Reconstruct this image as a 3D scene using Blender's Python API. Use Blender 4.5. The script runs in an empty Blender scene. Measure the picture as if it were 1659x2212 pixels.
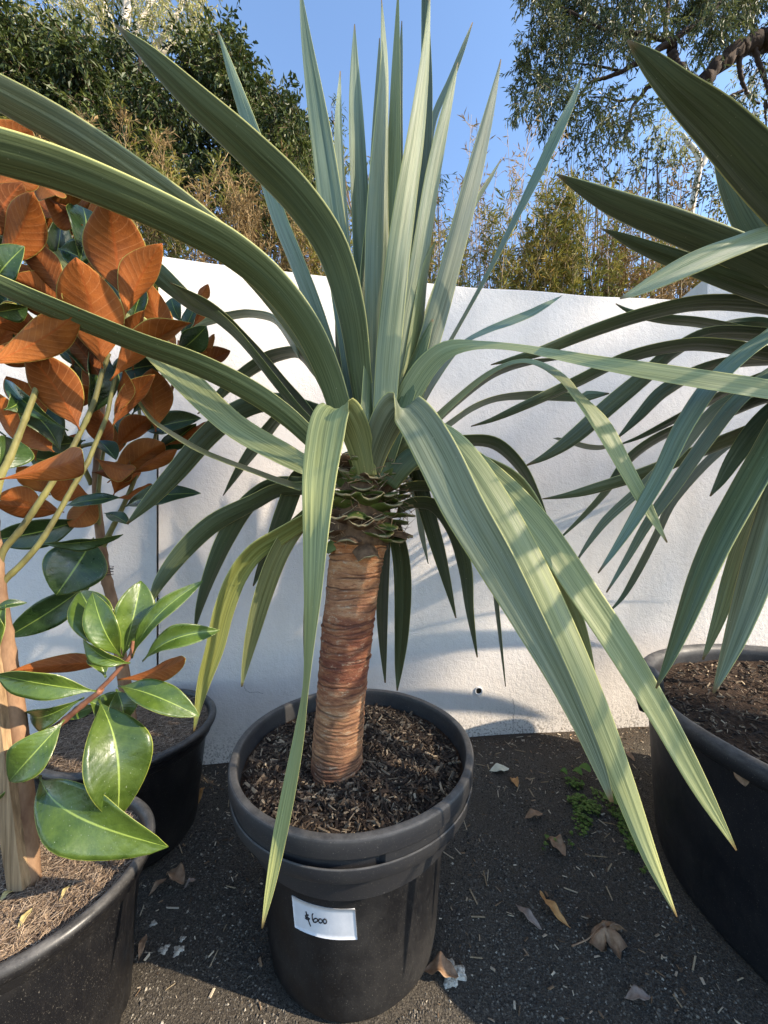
import bpy, math, random
import numpy as np
from mathutils import Vector, noise as mnoise

# ------------------------------------------------------------------ camera, sky, sun, exposure
sc = bpy.context.scene
CAMH = 1.06
cam_d = bpy.data.cameras.new("camera")
cam = bpy.data.objects.new("camera", cam_d)
sc.collection.objects.link(cam)
cam.location = (0, 0, CAMH)
cam.rotation_euler = (math.radians(90), 0, 0)
cam_d.sensor_fit = 'HORIZONTAL'
cam_d.sensor_width = 36.0
cam_d.lens = 36.0 * 1518.0 / 3024.0
cam_d.clip_start = 0.02
cam_d.clip_end = 2000
sc.camera = cam

SUN_EL = math.radians(30)
SUN_AZ = (0.955, -0.297)          # horizontal direction towards the sun
w = bpy.data.worlds.new("World"); sc.world = w; w.use_nodes = True
wn = w.node_tree; wn.nodes.clear()
sky = wn.nodes.new("ShaderNodeTexSky"); sky.sky_type = 'NISHITA'; sky.sun_disc = False
sky.sun_elevation = SUN_EL
sky.sun_rotation = math.atan2(SUN_AZ[0], SUN_AZ[1])
sky.air_density = 1.0; sky.dust_density = 0.35; sky.ozone_density = 2.6
bg = wn.nodes.new("ShaderNodeBackground"); bg.inputs[1].default_value = 0.15
wo = wn.nodes.new("ShaderNodeOutputWorld")
wn.links.new(sky.outputs[0], bg.inputs[0]); wn.links.new(bg.outputs[0], wo.inputs[0])

sun_d = bpy.data.lights.new("sun", 'SUN'); sun_d.energy = 4.4; sun_d.angle = math.radians(0.55)
sun_d.color = (1.0, 0.86, 0.68)
sun = bpy.data.objects.new("sun", sun_d); sc.collection.objects.link(sun)
S = Vector((SUN_AZ[0] * math.cos(SUN_EL), SUN_AZ[1] * math.cos(SUN_EL), math.sin(SUN_EL)))
sun.rotation_euler = S.to_track_quat('Z', 'Y').to_euler()
sun.location = (8, -3, 6)

sc.view_settings.view_transform = 'Standard'; sc.view_settings.look = 'None'
sc.view_settings.exposure = 1.45; sc.view_settings.gamma = 1.0
sc.view_settings.use_curve_mapping = False
sc.render.engine = 'CYCLES'
sc.cycles.use_denoising = True
sc.cycles.max_bounces = 8
sc.cycles.transparent_max_bounces = 8

# ------------------------------------------------------------------ helpers
C = sc.collection
rng = np.random.default_rng(7)
random.seed(11)
F = 1518.0 * 1659.0 / 3024.0
K = 1659.0 / 3024.0

def P(x, y, D):
    """photo point (1659-wide) at depth D -> world"""
    return np.array(((x - 829.5) / F * D, D, CAMH - (y - 1106.0) / F * D))

def G(x, y, z=0.0):
    D = (CAMH - z) * F / (y - 1106.0)
    return P(x, y, D)

def zoomfn(ox, oy, wpx, outw=1659.0):
    s = wpx / outw
    return lambda x, y: ((ox + x * s) * K, (oy + y * s) * K)
Z1 = zoomfn(0, 0, 1100); Z2 = zoomfn(900, 0, 1100); Z3 = zoomfn(1924, 0, 1100)
Z4 = zoomfn(0, 800, 900); Z5 = zoomfn(0, 1800, 1000); Z6 = zoomfn(0, 2700, 1100)
Z7 = zoomfn(800, 1500, 1200); Z8 = zoomfn(1824, 1100, 1200)
A1 = zoomfn(1824, 2200, 1200); A2 = zoomfn(1600, 3000, 1424); A3 = zoomfn(800, 2600, 1200)
A4 = zoomfn(1050, 3450, 450); A7 = zoomfn(1700, 3500, 900); A8 = zoomfn(450, 3000, 600, 1286.0)
B3 = zoomfn(550, 1200, 800); B4 = zoomfn(1500, 1200, 800); B6 = zoomfn(2100, 2950, 600)

def tag(o, label=None, cat=None, group=None, kind=None):
    if label: o["label"] = label
    if cat: o["category"] = cat
    if group: o["group"] = group
    if kind: o["kind"] = kind
    return o

def empty(name, loc, label=None, cat=None, group=None):
    o = bpy.data.objects.new(name, None); C.objects.link(o)
    o.location = loc; o.empty_display_size = 0.05
    return tag(o, label, cat, group)

def origin_of(o):
    v = Vector((0, 0, 0))
    while o is not None:
        v += o.location; o = o.parent
    return np.array(v)

def mesh_np(name, V, faces_flat, nper, smooth=True, uv=None, matidx=None):
    """V (n,3); faces_flat int array; nper = verts per face (int) or array of counts"""
    me = bpy.data.meshes.new(name)
    V = np.asarray(V, dtype=np.float32); ff = np.asarray(faces_flat, dtype=np.int32).ravel()
    me.vertices.add(len(V)); me.vertices.foreach_set("co", V.ravel())
    if np.isscalar(nper):
        nf = len(ff) // nper
        tot = np.full(nf, nper, dtype=np.int32)
    else:
        tot = np.asarray(nper, dtype=np.int32); nf = len(tot)
    start = np.concatenate(([0], np.cumsum(tot)[:-1])).astype(np.int32)
    me.loops.add(len(ff)); me.loops.foreach_set("vertex_index", ff)
    me.polygons.add(nf); me.polygons.foreach_set("loop_start", start); me.polygons.foreach_set("loop_total", tot)
    me.polygons.foreach_set("use_smooth", np.full(nf, smooth, dtype=bool))
    if matidx is not None: me.polygons.foreach_set("material_index", np.asarray(matidx, dtype=np.int32))
    if uv is not None:
        l = me.uv_layers.new(name="UVMap")
        l.data.foreach_set("uv", np.asarray(uv, dtype=np.float32)[ff].ravel())
    me.update(calc_edges=True); me.validate()
    return me

def link(name, me, mats, parent=None, loc=None):
    o = bpy.data.objects.new(name, me); C.objects.link(o)
    for m in (mats if isinstance(mats, (list, tuple)) else [mats]):
        if m is not None and m.name not in [x.name for x in me.materials]: me.materials.append(m)
    if parent is not None: o.parent = parent
    if loc is not None: o.location = loc
    return o

def build(name, V, ff, nper, mats, parent=None, smooth=True, uv=None, matidx=None):
    """mesh given in world coordinates; stored relative to its own origin"""
    V = np.asarray(V, dtype=np.float64)
    if parent is not None:
        org = origin_of(parent); o = link(name, mesh_np(name, V - org, ff, nper, smooth, uv, matidx), mats, parent)
    else:
        org = np.array((V[:, 0].mean(), V[:, 1].mean(), V[:, 2].min()))
        o = link(name, mesh_np(name, V - org, ff, nper, smooth, uv, matidx), mats, None, org)
    return o

def norm(a):
    a = np.asarray(a, dtype=np.float64)
    return a / (np.linalg.norm(a, axis=-1, keepdims=True) + 1e-12)

def catmull(pts, n):
    pts = np.asarray(pts, dtype=np.float64); m = len(pts)
    d = np.concatenate(([0], np.cumsum(np.linalg.norm(np.diff(pts[:, :3], axis=0), axis=1) ** 0.7)))
    t = np.linspace(0, d[-1], n)
    out = np.zeros((n, pts.shape[1]))
    tang = np.zeros_like(pts)
    for i in range(m):
        a, b = max(i - 1, 0), min(i + 1, m - 1)
        tang[i] = (pts[b] - pts[a]) / (d[b] - d[a])
    k = np.clip(np.searchsorted(d, t, side='right') - 1, 0, m - 2)
    h = (d[k + 1] - d[k]); s = ((t - d[k]) / h)[:, None]; h = h[:, None]
    out = (2*s**3 - 3*s**2 + 1) * pts[k] + (s**3 - 2*s**2 + s) * h * tang[k] + (-2*s**3 + 3*s**2) * pts[k+1] + (s**3 - s**2) * h * tang[k+1]
    return out

def grid_faces(nr, nc, closed=False, off=0):
    i = np.arange(nr - 1)[:, None]; j = np.arange(nc if closed else nc - 1)[None, :]
    j2 = (j + 1) % nc
    a = i * nc + j; b = i * nc + j2; c = (i + 1) * nc + j2; d = (i + 1) * nc + j
    return (np.stack([a, b, c, d], -1).reshape(-1, 4) + off)

def lathe(prof, center, n=72, rfun=None):
    """prof list of (r,z); returns V, quads (outer surface)"""
    prof = np.asarray(prof); th = np.linspace(0, 2 * math.pi, n, endpoint=False)
    R = prof[:, 0][:, None] * np.ones(n)[None, :]
    Zc = prof[:, 1][:, None] * np.ones(n)[None, :]
    if rfun is not None: R = rfun(R, Zc, th[None, :] * np.ones_like(R))
    V = np.stack([center[0] + R * np.cos(th), center[1] + R * np.sin(th), center[2] + Zc], -1).reshape(-1, 3)
    return V, grid_faces(len(prof), n, True)[:, ::-1]

def tube(pts, rad, ns=8, cap=True):
    pts = np.asarray(pts, dtype=np.float64); n = len(pts)
    rad = np.broadcast_to(np.asarray(rad, dtype=np.float64), (n,)) if np.ndim(rad) < 2 else rad
    T = norm(np.gradient(pts, axis=0))
    up = np.array((0.13, 0.31, 0.94)); 
    if abs(T[0] @ up) > 0.9: up = np.array((0.94, 0.2, 0.1))
    U = norm(np.cross(T, up)); W = np.cross(T, U)
    th = np.linspace(0, 2 * math.pi, ns, endpoint=False)
    V = (pts[:, None, :] + rad[:, None, None] * (np.cos(th)[None, :, None] * U[:, None, :] + np.sin(th)[None, :, None] * W[:, None, :])).reshape(-1, 3)
    q = grid_faces(n, ns, True)
    ff = list(q.ravel()); nper = [4] * len(q)
    if cap:
        ff += list(range(ns))[::-1] + [(n - 1) * ns + k for k in range(ns)]; nper += [ns, ns]
    return V, ff, nper

def seg_tubes(A, Bp, ra, rb, ns=4):
    """many straight tapered prisms at once -> V, quads"""
    A = np.asarray(A); Bp = np.asarray(Bp); n = len(A)
    T = norm(Bp - A); ref = np.where(np.abs(T[:, 2:3]) > 0.9, np.array([[1., 0, 0]]), np.array([[0., 0, 1.]]))
    U = norm(np.cross(T, ref)); W = np.cross(T, U)
    th = np.linspace(0, 2 * math.pi, ns, endpoint=False)
    dirs = np.cos(th)[None, :, None] * U[:, None, :] + np.sin(th)[None, :, None] * W[:, None, :]
    ra = np.broadcast_to(ra, (n,)); rb = np.broadcast_to(rb, (n,))
    V = np.concatenate([A[:, None, :] + dirs * ra[:, None, None], Bp[:, None, :] + dirs * rb[:, None, None]], 1)
    base = (np.arange(n) * 2 * ns)[:, None]
    j = np.arange(ns); j2 = (j + 1) % ns
    q = np.stack([base + j, base + j2, base + ns + j2, base + ns + j], -1).reshape(-1, 4)
    return V.reshape(-1, 3), q

def leaf_tris(Cn, Dr, Nm, L, Wd, fold=0.25):
    """folded diamond leaves: base point Cn, direction Dr, normal Nm"""
    Dr = norm(Dr); Sd = norm(np.cross(Dr, Nm)); Nn = np.cross(Sd, Dr)
    L = np.broadcast_to(L, (len(Cn),))[:, None]; Wd = np.broadcast_to(Wd, (len(Cn),))[:, None]
    mid = Cn + Dr * L * 0.45
    v = np.stack([Cn, mid + Sd * Wd * .5 + Nn * Wd * fold, Cn + Dr * L - Nn * L * .06, mid - Sd * Wd * .5 + Nn * Wd * fold], 1).reshape(-1, 3)
    b = (np.arange(len(Cn)) * 4)[:, None]
    f = np.concatenate([b + np.array([[0, 1, 2]]), b + np.array([[0, 2, 3]])], 1).reshape(-1, 3)
    return v, f

# ------------------------------------------------------------------ materials
def nd(nt, typ, ins=None, **props):
    n = nt.nodes.new(typ)
    for k, v in props.items(): setattr(n, k, v)
    for k, v in (ins or {}).items():
        s = n.inputs[k]
        if isinstance(v, bpy.types.NodeSocket): nt.links.new(v, s)
        elif hasattr(s, 'default_value'):
            s.default_value = tuple(v) + (1.0,) if (isinstance(v, (tuple, list)) and len(v) == 3 and s.type == 'RGBA') else v
    return n

def ramp(nt, fac, stops, interp='LINEAR'):
    r = nd(nt, "ShaderNodeValToRGB", {0: fac}); cr = r.color_ramp; cr.interpolation = interp
    while len(cr.elements) < len(stops): cr.elements.new(0.5)
    for e, (p, c) in zip(cr.elements, stops):
        e.position = p; e.color = (tuple(c) + (1.0,)) if isinstance(c, (tuple, list)) else (c, c, c, 1)
    return r.outputs[0]

def mix(nt, fac, a, b, mode='MIX'):
    m = nd(nt, "ShaderNodeMix", data_type='RGBA', blend_type=mode)
    for idx, v in ((0, fac), (6, a), (7, b)):
        s = m.inputs[idx]
        if isinstance(v, bpy.types.NodeSocket): nt.links.new(v, s)
        else: s.default_value = (tuple(v) + (1.0,)) if isinstance(v, (tuple, list)) and len(v) == 3 else v
    return m.outputs[2]

def math_(nt, op, a, b=0.0, c=None, clamp=False):
    d = {0: a, 1: b}
    if c is not None: d[2] = c
    return nd(nt, "ShaderNodeMath", d, operation=op, use_clamp=clamp).outputs[0]

def noise(nt, vec, scale, detail=3.0, rough=0.55, dist=0.0):
    ins = {'Scale': scale, 'Detail': detail, 'Roughness': rough, 'Distortion': dist}
    if vec is not None: ins['Vector'] = vec
    return nd(nt, "ShaderNodeTexNoise", ins).outputs[0]

def newmat(name, rough=0.6, spec=0.5):
    m = bpy.data.materials.new(name); m.use_nodes = True; nt = m.node_tree; nt.nodes.clear()
    out = nt.nodes.new("ShaderNodeOutputMaterial"); b = nt.nodes.new("ShaderNodeBsdfPrincipled")
    nt.links.new(b.outputs[0], out.inputs[0])
    b.inputs['Roughness'].default_value = rough; b.inputs['Specular IOR Level'].default_value = spec
    return m, nt, b

def setc(nt, b, col):
    if isinstance(col, bpy.types.NodeSocket): nt.links.new(col, b.inputs['Base Color'])
    else: b.inputs['Base Color'].default_value = tuple(col) + (1.0,)

def bump(nt, b, h, strength=0.3, dist=0.01):
    n = nd(nt, "ShaderNodeBump", {'Height': h, 'Strength': strength, 'Distance': dist})
    nt.links.new(n.outputs[0], b.inputs['Normal']); return n

def objco(nt): return nd(nt, "ShaderNodeTexCoord").outputs['Object']
def geopos(nt): return nd(nt, "ShaderNodeNewGeometry").outputs['Position']
def scaled(nt, vec, s):
    return nd(nt, "ShaderNodeMapping", {'Vector': vec, 'Scale': s}).outputs[0]

def m_yucca():
    m, nt, b = newmat("yucca_leaf", 0.42, 0.45)
    uv = nd(nt, "ShaderNodeUVMap").outputs[0]; oi = nd(nt, "ShaderNodeObjectInfo")
    sep = nd(nt, "ShaderNodeSeparateXYZ", {0: uv}); u, v = sep.outputs[0], sep.outputs[1]
    rz = math_(nt, 'MULTIPLY', oi.outputs['Random'], 37.0)
    c1 = nd(nt, "ShaderNodeCombineXYZ", {0: math_(nt, 'MULTIPLY', u, 11.0), 1: math_(nt, 'MULTIPLY', v, 2.2), 2: rz}).outputs[0]
    s1 = noise(nt, c1, 1.0, 3.0, 0.6)
    c2 = nd(nt, "ShaderNodeCombineXYZ", {0: math_(nt, 'MULTIPLY', u, 34.0), 1: math_(nt, 'MULTIPLY', v, 5.0), 2: rz}).outputs[0]
    s2 = noise(nt, c2, 1.0, 2.0, 0.5)
    c3 = nd(nt, "ShaderNodeCombineXYZ", {0: math_(nt, 'MULTIPLY', u, 2.0), 1: math_(nt, 'MULTIPLY', v, 5.0), 2: rz}).outputs[0]
    s3 = noise(nt, c3, 1.0, 4.0, 0.6)
    col = ramp(nt, s1, [(0.26, (0.088, 0.106, 0.048)), (0.42, (0.138, 0.160, 0.078)), (0.56, (0.178, 0.202, 0.106)), (0.74, (0.275, 0.292, 0.170))])
    col = mix(nt, ramp(nt, s2, [(0.40, 0.0), (0.72, 0.65)]), col, (0.31, 0.325, 0.20))
    col = mix(nt, ramp(nt, s2, [(0.25, 0.7), (0.45, 0.0)]), col, (0.062, 0.078, 0.034))
    col = mix(nt, ramp(nt, s3, [(0.45, 0.0), (0.7, 0.45)]), col, (0.150, 0.196, 0.150))
    col = mix(nt, 1.0, col, oi.outputs['Color'], 'MULTIPLY')
    e = math_(nt, 'ABSOLUTE', math_(nt, 'SUBTRACT', u, 0.5))
    edge = ramp(nt, e, [(0.466, 0.0), (0.488, 0.9)])
    col = mix(nt, edge, col, (0.52, 0.50, 0.17))
    tipv = nd(nt, "ShaderNodeAttribute", attribute_name="tipv").outputs['Fac']
    tv = math_(nt, 'ADD', tipv, math_(nt, 'MULTIPLY', math_(nt, 'SUBTRACT', s3, 0.5), 0.03))
    col = mix(nt, ramp(nt, tv, [(0.975, 0.0), (0.995, 0.85)]), col, (0.20, 0.12, 0.05))
    dot = noise(nt, nd(nt, "ShaderNodeCombineXYZ", {0: math_(nt, 'MULTIPLY', u, 7.0), 1: math_(nt, 'MULTIPLY', v, 110.0), 2: rz}).outputs[0], 2.2, 1.0, 0.5)
    col = mix(nt, ramp(nt, dot, [(0.76, 0.0), (0.80, 0.55)]), col, (0.42, 0.40, 0.27))
    setc(nt, b, col)
    h = math_(nt, 'ADD', math_(nt, 'MULTIPLY', s1, 1.0), math_(nt, 'MULTIPLY', s2, 0.35))
    bump(nt, b, h, 0.28, 0.003)
    nt.links.new(ramp(nt, s1, [(0.3, 0.46), (0.7, 0.62)]), b.inputs['Roughness'])
    return m

def m_magtop():
    m, nt, b = newmat("magnolia_leaf_top", 0.22, 0.55)
    uv = nd(nt, "ShaderNodeUVMap").outputs[0]; oi = nd(nt, "ShaderNodeObjectInfo")
    sep = nd(nt, "ShaderNodeSeparateXYZ", {0: uv}); u, v = sep.outputs[0], sep.outputs[1]
    e = math_(nt, 'ABSOLUTE', math_(nt, 'SUBTRACT', u, 0.5))
    n1 = noise(nt, objco(nt), 26.0, 4.0, 0.6)
    col = ramp(nt, n1, [(0.3, (0.014, 0.034, 0.008)), (0.7, (0.038, 0.075, 0.016))])
    col = mix(nt, 1.0, col, oi.outputs['Color'], 'MULTIPLY')
    vein = math_(nt, 'SINE', math_(nt, 'SUBTRACT', math_(nt, 'MULTIPLY', v, 75.0), math_(nt, 'MULTIPLY', e, 30.0)))
    vm = ramp(nt, vein, [(0.90, 0.0), (1.0, 0.16)])
    col = mix(nt, vm, col, (0.09, 0.15, 0.035))
    col = mix(nt, ramp(nt, e, [(0.008, 0.8), (0.022, 0.0)]), col, (0.28, 0.36, 0.07))
    col = mix(nt, ramp(nt, e, [(0.486, 0.0), (0.496, 0.8)]), col, (0.36, 0.38, 0.07))
    sp = noise(nt, objco(nt), 420.0, 1.0, 0.5)
    col = mix(nt, ramp(nt, sp, [(0.73, 0.0), (0.77, 0.45)]), col, (0.4, 0.42, 0.33))
    setc(nt, b, col)
    bump(nt, b, math_(nt, 'ADD', math_(nt, 'MULTIPLY', vein, 0.03), math_(nt, 'MULTIPLY', n1, 1.0)), 0.35, 0.006)
    nt.links.new(ramp(nt, n1, [(0.3, 0.24), (0.7, 0.46)]), b.inputs['Roughness'])
    return m

def m_magbot():
    m, nt, b = newmat("magnolia_leaf_underside", 0.7, 0.2)
    uv = nd(nt, "ShaderNodeUVMap").outputs[0]; oi = nd(nt, "ShaderNodeObjectInfo")
    sep = nd(nt, "ShaderNodeSeparateXYZ", {0: uv}); u, v = sep.outputs[0], sep.outputs[1]
    e = math_(nt, 'ABSOLUTE', math_(nt, 'SUBTRACT', u, 0.5))
    n1 = noise(nt, objco(nt), 22.0, 4.0, 0.6)
    col = ramp(nt, n1, [(0.3, (0.175, 0.040, 0.005)), (0.7, (0.37, 0.098, 0.013))])
    n2 = noise(nt, objco(nt), 300.0, 2.0, 0.6)
    col = mix(nt, math_(nt, 'MULTIPLY', n2, 0.25), col, (0.46, 0.19, 0.06))
    rnd = ramp(nt, oi.outputs['Random'], [(0.0, (0.50, 0.50, 0.50)), (0.55, (0.95, 0.95, 0.95)), (0.85, (1.0, 1.0, 1.0)), (1.0, (0.95, 1.25, 1.6))])
    col = mix(nt, 1.0, col, rnd, 'MULTIPLY')
    vein = math_(nt, 'SINE', math_(nt, 'SUBTRACT', math_(nt, 'MULTIPLY', v, 75.0), math_(nt, 'MULTIPLY', e, 30.0)))
    col = mix(nt, ramp(nt, vein, [(0.90, 0.0), (1.0, 0.22)]), col, (0.55, 0.25, 0.10))
    col = mix(nt, ramp(nt, e, [(0.012, 0.7), (0.035, 0.0)]), col, (0.30, 0.07, 0.012))
    col = mix(nt, ramp(nt, e, [(0.480, 0.0), (0.496, 0.8)]), col, (0.42, 0.36, 0.08))
    setc(nt, b, col)
    bump(nt, b, math_(nt, 'ADD', math_(nt, 'MULTIPLY', vein, 0.05), math_(nt, 'MULTIPLY', n2, 0.2)), 0.4, 0.006)
    return m

def m_plastic(name, base=(0.006, 0.006, 0.007), dusty=0.35, rough=0.5):
    m, nt, b = newmat(name, rough, 0.32)
    p = objco(nt)
    n1 = noise(nt, p, 7.0, 5.0, 0.65)
    n2 = noise(nt, scaled(nt, p, (1, 1, .35)), 60.0, 4.0, 0.7)
    col = mix(nt, math_(nt, 'MULTIPLY', ramp(nt, n1, [(0.42, 0.0), (0.72, 1.0)]), dusty), base, (0.036, 0.033, 0.029))
    col = mix(nt, ramp(nt, n2, [(0.5, 0.0), (0.85, 0.30)]), col, (0.040, 0.036, 0.032))
    sp = noise(nt, p, 430.0, 2.0, 0.6)
    col = mix(nt, ramp(nt, sp, [(0.65, 0.0), (0.76, 0.7)]), col, (0.22, 0.20, 0.165))
    nz = nd(nt, "ShaderNodeSeparateXYZ", {0: nd(nt, "ShaderNodeNewGeometry").outputs['Normal']}).outputs[2]
    sc2 = noise(nt, scaled(nt, p, (1, 1, 3.0)), 26.0, 6.0, 0.75)
    dust = math_(nt, 'MULTIPLY', ramp(nt, nz, [(0.05, 0.0), (0.9, 1.0)]), ramp(nt, sc2, [(0.30, 0.15), (0.70, 1.0)]))
    col = mix(nt, math_(nt, 'MULTIPLY', dust, 0.85), col, (0.150, 0.142, 0.130))
    col = mix(nt, ramp(nt, sc2, [(0.66, 0.0), (0.74, 0.55)]), col, (0.13, 0.115, 0.095))
    setc(nt, b, col)
    nt.links.new(ramp(nt, n1, [(0.3, rough - 0.1), (0.75, rough + 0.3)]), b.inputs['Roughness'])
    bump(nt, b, n2, 0.10, 0.003)
    return m

def m_wall():
    m, nt, b = newmat("white_render", 0.9, 0.2)
    p = geopos(nt)
    f = noise(nt, p, 170.0, 5.0, 0.65); md = noise(nt, p, 45.0, 4.0, 0.6); big = noise(nt, p, 2.2, 5.0, 0.6)
    col = ramp(nt, big, [(0.3, (0.59, 0.545, 0.495)), (0.7, (0.67, 0.625, 0.575))])
    z = nd(nt, "ShaderNodeSeparateXYZ", {0: p}).outputs[2]
    zz = math_(nt, 'ADD', z, math_(nt, 'MULTIPLY', math_(nt, 'SUBTRACT', md, 0.5), 0.10))
    spl = noise(nt, p, 120.0, 2.0, 0.55)
    low = math_(nt, 'MULTIPLY', ramp(nt, zz, [(0.0, 1.0), (0.16, 0.0)]), ramp(nt, spl, [(0.52, 0.0), (0.60, 1.0)]))
    col = mix(nt, math_(nt, 'MULTIPLY', low, 0.65), col, (0.10, 0.085, 0.065))
    stain = noise(nt, scaled(nt, p, (4.0, 4.0, 0.45)), 1.6, 4.0, 0.6)
    col = mix(nt, ramp(nt, stain, [(0.50, 0.0), (0.78, 0.38)]), col, (0.46, 0.41, 0.35))
    setc(nt, b, col)
    h = math_(nt, 'ADD', math_(nt, 'MULTIPLY', f, 0.7), math_(nt, 'MULTIPLY', md, 1.0))
    bump(nt, b, h, 0.5, 0.006)
    return m

def m_asphalt():
    m, nt, b = newmat("asphalt", 0.92, 0.25)
    p = geopos(nt)
    g = noise(nt, p, 240.0, 4.0, 0.7); g2 = noise(nt, p, 85.0, 4.0, 0.65); big = noise(nt, p, 3.0, 5.0, 0.6)
    col = ramp(nt, g, [(0.30, (0.030, 0.026, 0.021)), (0.50, (0.088, 0.077, 0.062)), (0.66, (0.20, 0.175, 0.135)), (0.78, (0.38, 0.33, 0.25))])
    col = mix(nt, ramp(nt, big, [(0.35, 0.0), (0.75, 0.45)]), col, (0.065, 0.050, 0.036))
    moss = noise(nt, p, 30.0, 4.0, 0.7)
    col = mix(nt, ramp(nt, moss, [(0.55, 0.0), (0.75, 0.35)]), col, (0.055, 0.050, 0.030))
    sp_ = nd(nt, "ShaderNodeSeparateXYZ", {0: p})
    wd_ = math_(nt, 'SUBTRACT', math_(nt, 'SUBTRACT', sp_.outputs[1], math_(nt, 'MULTIPLY', sp_.outputs[0], 0.12)), 1.50)
    drift = math_(nt, 'ADD', wd_, math_(nt, 'MULTIPLY', math_(nt, 'SUBTRACT', noise(nt, p, 7.0, 5.0, 0.65), 0.5), 0.7))
    col = mix(nt, ramp(nt, drift, [(0.0, 0.0), (0.3, 0.8)]), col, ramp(nt, noise(nt, p, 160.0, 3.0, 0.7), [(0.3, (0.022, 0.014, 0.009)), (0.7, (0.12, 0.085, 0.055))]))
    setc(nt, b, col)
    bump(nt, b, math_(nt, 'ADD', g, math_(nt, 'MULTIPLY', g2, 1.6)), 1.0, 0.012)
    return m

def m_island(name, stops, rough=0.8, transl=0.0, spec=0.3, clump=0.0):
    """colour varied for each loose piece of a mesh"""
    m, nt, b = newmat(name, rough, spec)
    gi = nd(nt, "ShaderNodeNewGeometry"); r = gi.outputs['Random Per Island']
    if clump:
        n = noise(nt, gi.outputs['Position'], clump, 2.0, 0.5)
        r = math_(nt, 'ADD', math_(nt, 'MULTIPLY', r, 0.55), math_(nt, 'MULTIPLY', ramp(nt, n, [(0.35, 0.0), (0.65, 1.0)]), 0.45))
    col = ramp(nt, r, stops); setc(nt, b, col)
    if transl:
        t = nd(nt, "ShaderNodeBsdfTranslucent", {'Color': col}); mx = nd(nt, "ShaderNodeMixShader", {0: transl})
        nt.links.new(b.outputs[0], mx.inputs[1]); nt.links.new(t.outputs[0], mx.inputs[2])
        out = [n for n in nt.nodes if n.type == 'OUTPUT_MATERIAL'][0]; nt.links.new(mx.outputs[0], out.inputs[0])
    return m

def m_objrand(name, stops, rough=0.8, spec=0.3, nscale=60.0):
    m, nt, b = newmat(name, rough, spec)
    oi = nd(nt, "ShaderNodeObjectInfo"); n = noise(nt, scaled(nt, objco(nt), (1, 1, 1)), nscale, 3.0, 0.6)
    col = ramp(nt, oi.outputs['Random'], stops)
    col = mix(nt, ramp(nt, n, [(0.3, 0.0), (0.75, 0.55)]), col, (0.05, 0.035, 0.022))
    setc(nt, b, col); bump(nt, b, n, 0.4, 0.003)
    return m

def m_simple(name, a, c, scale=40.0, rough=0.7, spec=0.4, stretch=(1, 1, 1), bstr=0.3, bdist=0.004):
    m, nt, b = newmat(name, rough, spec)
    n = noise(nt, scaled(nt, objco(nt), stretch), scale, 4.0, 0.65)
    setc(nt, b, ramp(nt, n, [(0.3, a), (0.7, c)])); bump(nt, b, n, bstr, bdist)
    return m

def m_trunk():
    m, nt, b = newmat("ringed_bark", 0.75, 0.3)
    at = nd(nt, "ShaderNodeAttribute", attribute_name="scar").outputs['Fac']
    p = objco(nt)
    n1 = noise(nt, scaled(nt, p, (1, 1, 2.6)), 11.0, 6.0, 0.72)
    n2 = noise(nt, scaled(nt, p, (1, 1, 2.2)), 40.0, 5.0, 0.75)
    n3 = noise(nt, scaled(nt, p, (0.7, 0.7, 2.0)), 5.0, 4.0, 0.6)
    col = ramp(nt, n1, [(0.30, (0.085, 0.026, 0.016)), (0.42, (0.24, 0.075, 0.036)), (0.54, (0.42, 0.175, 0.078)), (0.66, (0.58, 0.345, 0.19))])
    z = nd(nt, "ShaderNodeSeparateXYZ", {0: p}).outputs[2]
    zz = math_(nt, 'ADD', z, math_(nt, 'MULTIPLY', math_(nt, 'SUBTRACT', n3, 0.5), 0.22))
    band = ramp(nt, zz, [(0.02, (0.27, 0.165, 0.085)), (0.14, (0.36, 0.235, 0.12)), (0.26, (0.125, 0.042, 0.032)), (0.38, (0.22, 0.085, 0.052)), (0.45, (0.44, 0.25, 0.135)), (0.53, (0.50, 0.27, 0.12)), (0.575, (0.50, 0.17, 0.03))])
    col = mix(nt, 0.38, col, band)
    col = mix(nt, ramp(nt, n2, [(0.56, 0.0), (0.68, 0.7)]), col, (0.58, 0.45, 0.30))
    col = mix(nt, ramp(nt, n2, [(0.30, 0.7), (0.44, 0.0)]), col, (0.075, 0.028, 0.020))
    col = mix(nt, math_(nt, 'MULTIPLY', at, 0.95), col, (0.040, 0.016, 0.011))
    setc(nt, b, col); bump(nt, b, math_(nt, 'ADD', n2, n1), 0.8, 0.006)
    return m

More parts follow.
